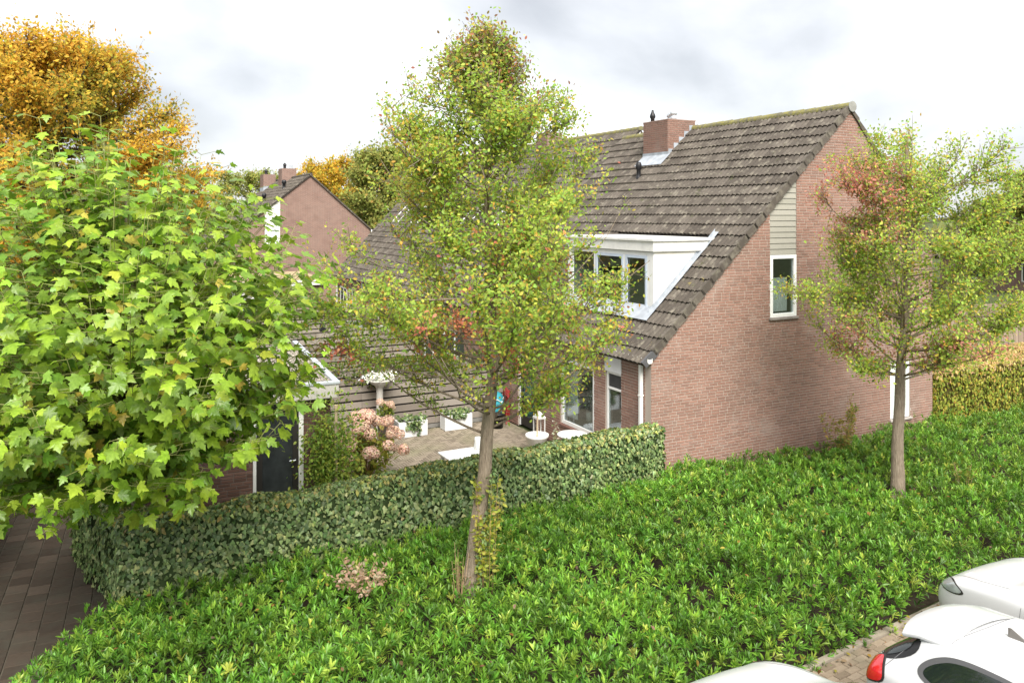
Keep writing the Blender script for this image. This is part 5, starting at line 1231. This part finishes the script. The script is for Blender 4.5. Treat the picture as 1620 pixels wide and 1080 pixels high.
# ------------------------------------------------------------------ cars
def car_body(style):
    H_ = [ # x, half width, z bottom, shoulder z, half roof width, top z
        (0.00, .60, .42, .66, .48, .74), (0.04, .80, .32, .82, .66, .93), (0.16, .86, .25, .93, .62, 1.07), (0.42, .885, .22, .97, .57, 1.285), (0.70, .90, .21, .975, .605, 1.44), (1.0, .90, .2, .97, .63, 1.475), (1.6, .90, .2, .955, .635, 1.49), (2.25, .90, .2, .94, .62, 1.455), (2.72, .90, .2, .93, .60, 1.27), (3.15, .895, .2, .92, .70, 1.00), (3.55, .88, .22, .885, .70, .945), (3.95, .84, .25, .81, .62, .86), (4.17, .75, .30, .70, .52, .745), (4.25, .62, .36, .60, .44, .64)]
    vs = []; fs = []; prof = []
    for (x, w, zb, zs, wr, zt) in H_:
        half = [(0, zb), (w * .8, zb), (w * .97, zb + .10), (w * 1.0, zb + (zs - zb) * .55), (w * .985, zs - .07), (w * .95, zs), (wr + (w * .95 - wr) * .12, zs + (zt - zs) * .78), (wr * .92, zt - .022), (wr * .55, zt - .003), (0, zt)]
        prof.append(half)
    npf = len(prof[0]); full = 2 * npf - 2
    for (x, *_), half in zip(H_, prof):
        ring = [(x, y, z) for y, z in half] + [(x, -y, z) for y, z in half[-2:0:-1]]; vs += ring
    for i in range(len(H_) - 1):
        for j in range(full):
            a = i * full + j; b = i * full + (j + 1) % full; fs.append((a, b, b + full, a + full))
    fs.append(tuple(range(full))); fs.append(tuple((len(H_) - 1) * full + j for j in range(full))[::-1])
    me = bpy.data.meshes.new('body'); me.from_pydata(vs, [], fs); o = bpy.data.objects.new('tmp', me); col.objects.link(o)
    md = o.modifiers.new('s', 'SUBSURF'); md.levels = 3; md.render_levels = 3
    dg = bpy.context.evaluated_depsgraph_get(); me2 = bpy.data.meshes.new_from_object(o.evaluated_get(dg)); bpy.data.objects.remove(o)
    me2.polygons.foreach_set('use_smooth', np.ones(len(me2.polygons), bool)); me2.name = 'body'; return me2
BODY = car_body('hatch')
bvh = BVHTree.FromPolygons([v.co.copy() for v in BODY.vertices], [tuple(p.vertices) for p in BODY.polygons])
def smooth_poly(pts, k=5, it=2):
    for _ in range(it):
        q = []
        for i in range(len(pts)):
            a = Vector(pts[i]); b = Vector(pts[(i + 1) % len(pts)]); q += [tuple(a.lerp(b, .25)), tuple(a.lerp(b, .75))]
        pts = q
    return pts
def patch(pts2, plane, off=.004, rings=6, smooth=2):
    """project a 2D outline onto the body. plane: (origin fn (u,v)->start point, direction)"""
    fn, dr = plane; pts = smooth_poly(pts2, it=smooth) if smooth else pts2; n = len(pts); c = Vector((sum(p[0] for p in pts) / n, sum(p[1] for p in pts) / n)); m = MB(); vs = []; d = Vector(dr).normalized()
    def hit(u, v):
        h, nn, i, t_ = bvh.ray_cast(Vector(fn(u, v)), d)
        if h is None: return None
        if nn.dot(d) > 0: nn = -nn
        return h + nn * off
    grid = []
    rings = max(rings, 14)
    for k in range(rings + 1):
        s_ = 1 - k / (rings + .0) if k < rings else 0.001
        grid.append([hit(*(c + (Vector(p) - c) * s_)) for p in pts])
    last = [h for g in grid for h in g if h]
    for g in grid:
        for h in g: vs.append(tuple(h) if h else tuple(last[0]))
    ok = [h is not None for g in grid for h in g]; fs = []
    for k in range(rings):
        for i in range(n):
            q = (k * n + i, k * n + (i + 1) % n, (k + 1) * n + (i + 1) % n, (k + 1) * n + i)
            if all(ok[a] for a in q): fs.append(q)
    m.add(vs, fs, .5); return m
def strip(pts2, plane, w=.006, off=.003):
    fn, dr = plane; d = Vector(dr).normalized(); hs = []
    for a, b in zip(pts2, pts2[1:]):
        for k in range(8):
            u = a[0] + (b[0] - a[0]) * k / 8; v = a[1] + (b[1] - a[1]) * k / 8; h, nn, i, t_ = bvh.ray_cast(Vector(fn(u, v)), d)
            if h is not None: hs.append((h, nn if nn.dot(d) < 0 else -nn))
    m = MB(); vs = []
    for i, (h, nn) in enumerate(hs):
        tg = (hs[min(i + 1, len(hs) - 1)][0] - hs[max(i - 1, 0)][0]).normalized(); sd_ = tg.cross(nn) * w / 2; vs += [tuple(h + nn * off + sd_), tuple(h + nn * off - sd_)]
    if len(hs) > 1: m.add(vs, [(2 * i, 2 * i + 1, 2 * i + 3, 2 * i + 2) for i in range(len(hs) - 1)], .5)
    return m
LEFT = (lambda u, v: (u, 3, v), (0, -1, 0)); RIGHT = (lambda u, v: (u, -3, v), (0, 1, 0)); REAR = (lambda u, v: (-3, u, v), (1, 0, 0)); TOP = (lambda u, v: (u, v, 4), (0, 0, -1)); FRONT = (lambda u, v: (8, u, v), (-1, 0, 0))
def diag(ax, ay, az, o):     # plane seen along a slanted direction; u,v measured in the plane's own axes
    d = Vector((ax, ay, az)).normalized(); uu = Vector((0, 0, 1)).cross(d).normalized(); vv = d.cross(uu); O = Vector(o) - d * 3
    return (lambda u, v: tuple(O + uu * u + vv * v), tuple(d))
BODIES = {}
def make_car(loc, rz, label, paint, group=None, plan_glass=carglass_m):
    c = empty('parked_car', loc, rz, label, 'car', group)
    me = BODIES.get(paint.name)
    if me is None: me = BODY.copy(); me.materials.clear(); me.materials.append(paint); BODIES[paint.name] = me
    ob('body', me, c)
    for sd_, PL in ((1, LEFT), (-1, RIGHT)):
        patch([(.62, 1.10), (.78, 1.025), (1.58, .985), (1.63, 1.02), (1.63, 1.36), (1.56, 1.395), (1.0, 1.37), (.74, 1.25)], PL, .004, smooth=3).build('window_trim', trim_m, c, True)
        patch([(.69, 1.11), (.82, 1.06), (1.55, 1.02), (1.59, 1.05), (1.59, 1.335), (1.53, 1.36), (1.02, 1.33), (.80, 1.225)], PL, .006, smooth=3).build('quarter_window', plan_glass, c, True)
        patch([(1.68, 1.03), (1.70, .995), (1.93, .985), (1.95, 1.02), (1.95, 1.36), (1.92, 1.385), (1.71, 1.385), (1.68, 1.35)], PL, .004, smooth=2).build('side_window', plan_glass, c, True)
        patch([(2.0, 1.02), (2.04, .985), (2.86, .985), (2.84, 1.02), (2.6, 1.17), (2.3, 1.34), (2.05, 1.375), (2.0, 1.34)], PL, .004, smooth=2).build('side_window', plan_glass, c, True)
        for cx in (.82, 3.42):
            patch([(cx + .365 * math.cos(a), .31 + .365 * math.sin(a)) for a in np.linspace(-.1, math.pi + .1, 16)], PL, .004, smooth=0).build('wheel_arch', black_m, c, True)
            w = MB(); w.lathe([(.20, -.10), (.31, -.10), (.325, -.07), (.325, .07), (.31, .09), (.22, .095), (.2, .06)], k=32); wh = w.build('wheel', rubber_m, c, True); wh.location = (cx, sd_ * .815, .325); wh.rotation_euler = (-sd_ * math.pi / 2, 0, 0)
            w = MB(); w.lathe([(.05, .085), (.2, .07), (.215, .085), (.215, .05), (0, .05)], k=24); w.build('rim', rim_m, wh, True)
        # lamps wrap round the corners
        pl = diag(1, -sd_ * .9, -.10, (.1, sd_ * .8, .86)); k = -sd_
        patch([(k * -.26, .02), (k * -.02, -.13), (k * .17, -.06), (k * .19, .04), (k * .02, .19), (k * -.04, .20)], pl, .006).build('taillight_trim', dark_m, c, True)
        patch([(k * -.235, .02), (k * -.02, -.11), (k * .15, -.05), (k * .165, .035), (k * .02, .17), (k * -.03, .18)], pl, .012).build('taillight', red_m, c, True)
        pl = diag(-1, -sd_ * .75, -.25, (4.0, sd_ * .72, .72)); k = sd_
        patch([(k * -.30, .05), (k * -.1, -.06), (k * .18, -.05), (k * .20, .03), (k * .05, .085), (k * -.12, .10)], pl, .005).build('headlight_trim', dark_m, c, True)
        patch([(k * -.27, .052), (k * -.1, -.045), (k * .165, -.035), (k * .18, .027), (k * .05, .07), (k * -.12, .085)], pl, .010).build('headlight', lens_m, c, True)
        q = MB(); q.lathe([(0, -.06), (.06, -.05), (.085, .0), (.07, .09), (0, .11)], k=14); mo = q.build('wing_mirror', paint, c, True); mo.location = (2.55, sd_ * 1.0, 1.0); mo.scale = (.9, 1.2, .85)
        q = MB(); q.tube([(2.56, sd_ * .84, .97), (2.55, sd_ * .95, .98)], .025, 8); q.build('mirror_arm', black_m, c)
        strip([(1.655, .30), (1.655, .98)], PL).build('door_gap', seam_m, c); strip([(1.975, .28), (1.975, .98)], PL).build('door_gap', seam_m, c); strip([(3.05, .28), (3.0, .95)], PL).build('door_gap', seam_m, c)
        q = strip([(.30, .98), (.45, 1.2), (.5, 1.38)], PL, .008); q.build('hatch_gap', seam_m, c)
        strip([(4.02, sd_ * .56), (3.6, sd_ * .70), (3.15, sd_ * .74)], TOP, .007).build('bonnet_gap', seam_m, c)
        q = MB(); q.lathe([(.012, -.01), (.022, .0), (.012, .02), (0, .022)], k=10); wn = q.build('washer_nozzle', black_m, c, True); h = bvh.ray_cast(Vector((3.25, sd_ * .32, 3)), Vector((0, 0, -1)))[0]; wn.location = h
    patch([(-.70, .99), (.70, .99), (.74, 1.04), (.66, 1.24), (.55, 1.33), (-.55, 1.33), (-.66, 1.24), (-.74, 1.04)], REAR, .004, smooth=2).build('rear_window_trim', black_m, c, True)
    patch([(-.66, 1.02), (.66, 1.02), (.70, 1.06), (.62, 1.24), (.51, 1.31), (-.51, 1.31), (-.62, 1.24), (-.70, 1.06)], REAR, .008, smooth=2).build('rear_window', plan_glass, c, True)
    strip([(.88, -.56), (.90, 0), (.88, .56)], TOP, .008).build('spoiler_gap', seam_m, c)
    # roof spoiler
    sp = MB(); vs = []
    for (x, zo) in ((.25, -.035), (.45, .008), (.86, .002)):
        for y in np.linspace(-.60, .60, 11):
            zc = 1.392 + (x - .25) * .11 - .055 * (y / .6) ** 2 - .02 * (abs(y) / .6) ** 6; xx = x + .10 * (abs(y) / .6) ** 3; vs.append((xx, y, zc + zo + .02))
    nn_ = 11; fs_ = [(i * nn_ + j, i * nn_ + j + 1, (i + 1) * nn_ + j + 1, (i + 1) * nn_ + j)[::-1] for i in range(2) for j in range(10)]; b0_ = len(vs); vs += [(x + .01, y, z - .04) for (x, y, z) in vs]; fs_ += [tuple(a + b0_ for a in q)[::-1] for q in fs_[:20]] + [(j, j + 1, b0_ + j + 1, b0_ + j) for j in range(10)] + [(0, b0_, b0_ + nn_, nn_), (nn_, b0_ + nn_, b0_ + 2 * nn_, 2 * nn_), (10, 10 + nn_, b0_ + 10 + nn_, b0_ + 10), (10 + nn_, 10 + 2 * nn_, b0_ + 10 + 2 * nn_, b0_ + 10 + nn_)]
    sp.add(vs, fs_, .5); so_ = sp.build('spoiler', paint, c, True); bevel(so_, .012, 3)
    patch([(2.32, -.52), (2.32, .52), (2.95, .62), (3.05, 0), (2.95, -.62)], TOP, .004, smooth=1).build('windscreen', plan_glass, c, True)
    an = MB(); an.add([(0, -.03, 0), (.20, -.012, 0), (.20, .012, 0), (0, .03, 0), (.015, -.004, .085), (.015, .004, .085), (-.02, 0, .08)], [(0, 1, 4), (1, 2, 5, 4), (2, 3, 5), (3, 0, 6), (0, 4, 6), (3, 6, 5), (4, 5, 6)]); ao = an.build('roof_antenna', plain('antenna_grey', (.14, .13, .12), .4, .4), c); h = bvh.ray_cast(Vector((1.2, 0, 3)), Vector((0, 0, -1)))[0]; ao.location = (h.x - .08, 0, h.z - .004)
    strip([(.02, 1.0), (-.36, 1.12)], REAR, .022, .02).build('rear_wiper', black_m, c)
    pb_ = MB(); pb_.box(4.245, 4.262, -.26, .26, .42, .53); pb_.build('number_plate', plain('yellow_plate', (.6, .42, .02), .5, .3), c)
    patch([(-.5, .28), (.5, .28), (.56, .36), (.45, .42), (-.45, .42), (-.56, .36)], FRONT, .004).build('grille', black_m, c, True)
    return c
def car_at(t_h, s_h, facing):
    """position in the parking frame: along the bed edge, and outwards from it"""
    return None
away = math.atan2(RD[1], RD[0])            # heading of a car that points away from the street, at the house
# tail of the middle car towards the bed, noses of the other two
WC = 'white cars parked along the laurel bed'
make_car((4.46, 9.05, 0), away + math.pi, 'white hatchback parked with its red tail light and spoiler towards the laurel bed', car_m, WC)
def nose(x, y): return (x - math.cos(away) * 4.25, y - math.sin(away) * 4.25, 0)
c1 = make_car(nose(6.32, 11.2), away, 'white car parked nose first against the laurel bed at the right edge', car_m, WC); c1.scale = (1, 1, 1.1)
c3 = make_car(nose(2.03, 8.62), away, 'white car of which only the bonnet tip shows at the lower edge', car_m, WC); c3.scale = (1, 1, 1.08)
make_car((24.2, 38.0, 0), HROT + math.pi, 'dark car parked beyond the board fence at the far right', darkcar_m)
# dark roofed house behind the right-hand tree
rh = empty('roofed_house', W(50.0, 14.0), HROT, 'brick house with a dark tiled roof behind the right-hand autumn tree', 'house')
m = MB(); m.box(0, 9, 0, 14, 0, 2.8); m.build('wall', fbrick, rh)
m = MB(); m.prism([(.0, 2.8), (9, 2.8), (4.5, 6.3)], 'y', .02, 13.98); m.build('gable', fbrick, rh)
tiled_slope('roof', rh, (-.3, -.2, 2.66), math.atan(3.6 / 4.6), 14.4, 6.1, (tile_j, tile_j), nparts=0, n=4, tw=.32, expo=.38)
m = MB(); m.prism([(4.5, 6.4), (9.4, 2.62), (9.4, 2.5), (4.5, 6.28)], 'y', -.2, 14.2); m.build('back_slope', tile_j, rh)
for y in (2, 6, 10): window(rh, 'window', 'f', y, y + 1.6, .8, 2.2, 0, fw=.09, inset=-.05, fdep=.06, glass=plain('dim_glass', (.05, .06, .06), .08, .6))
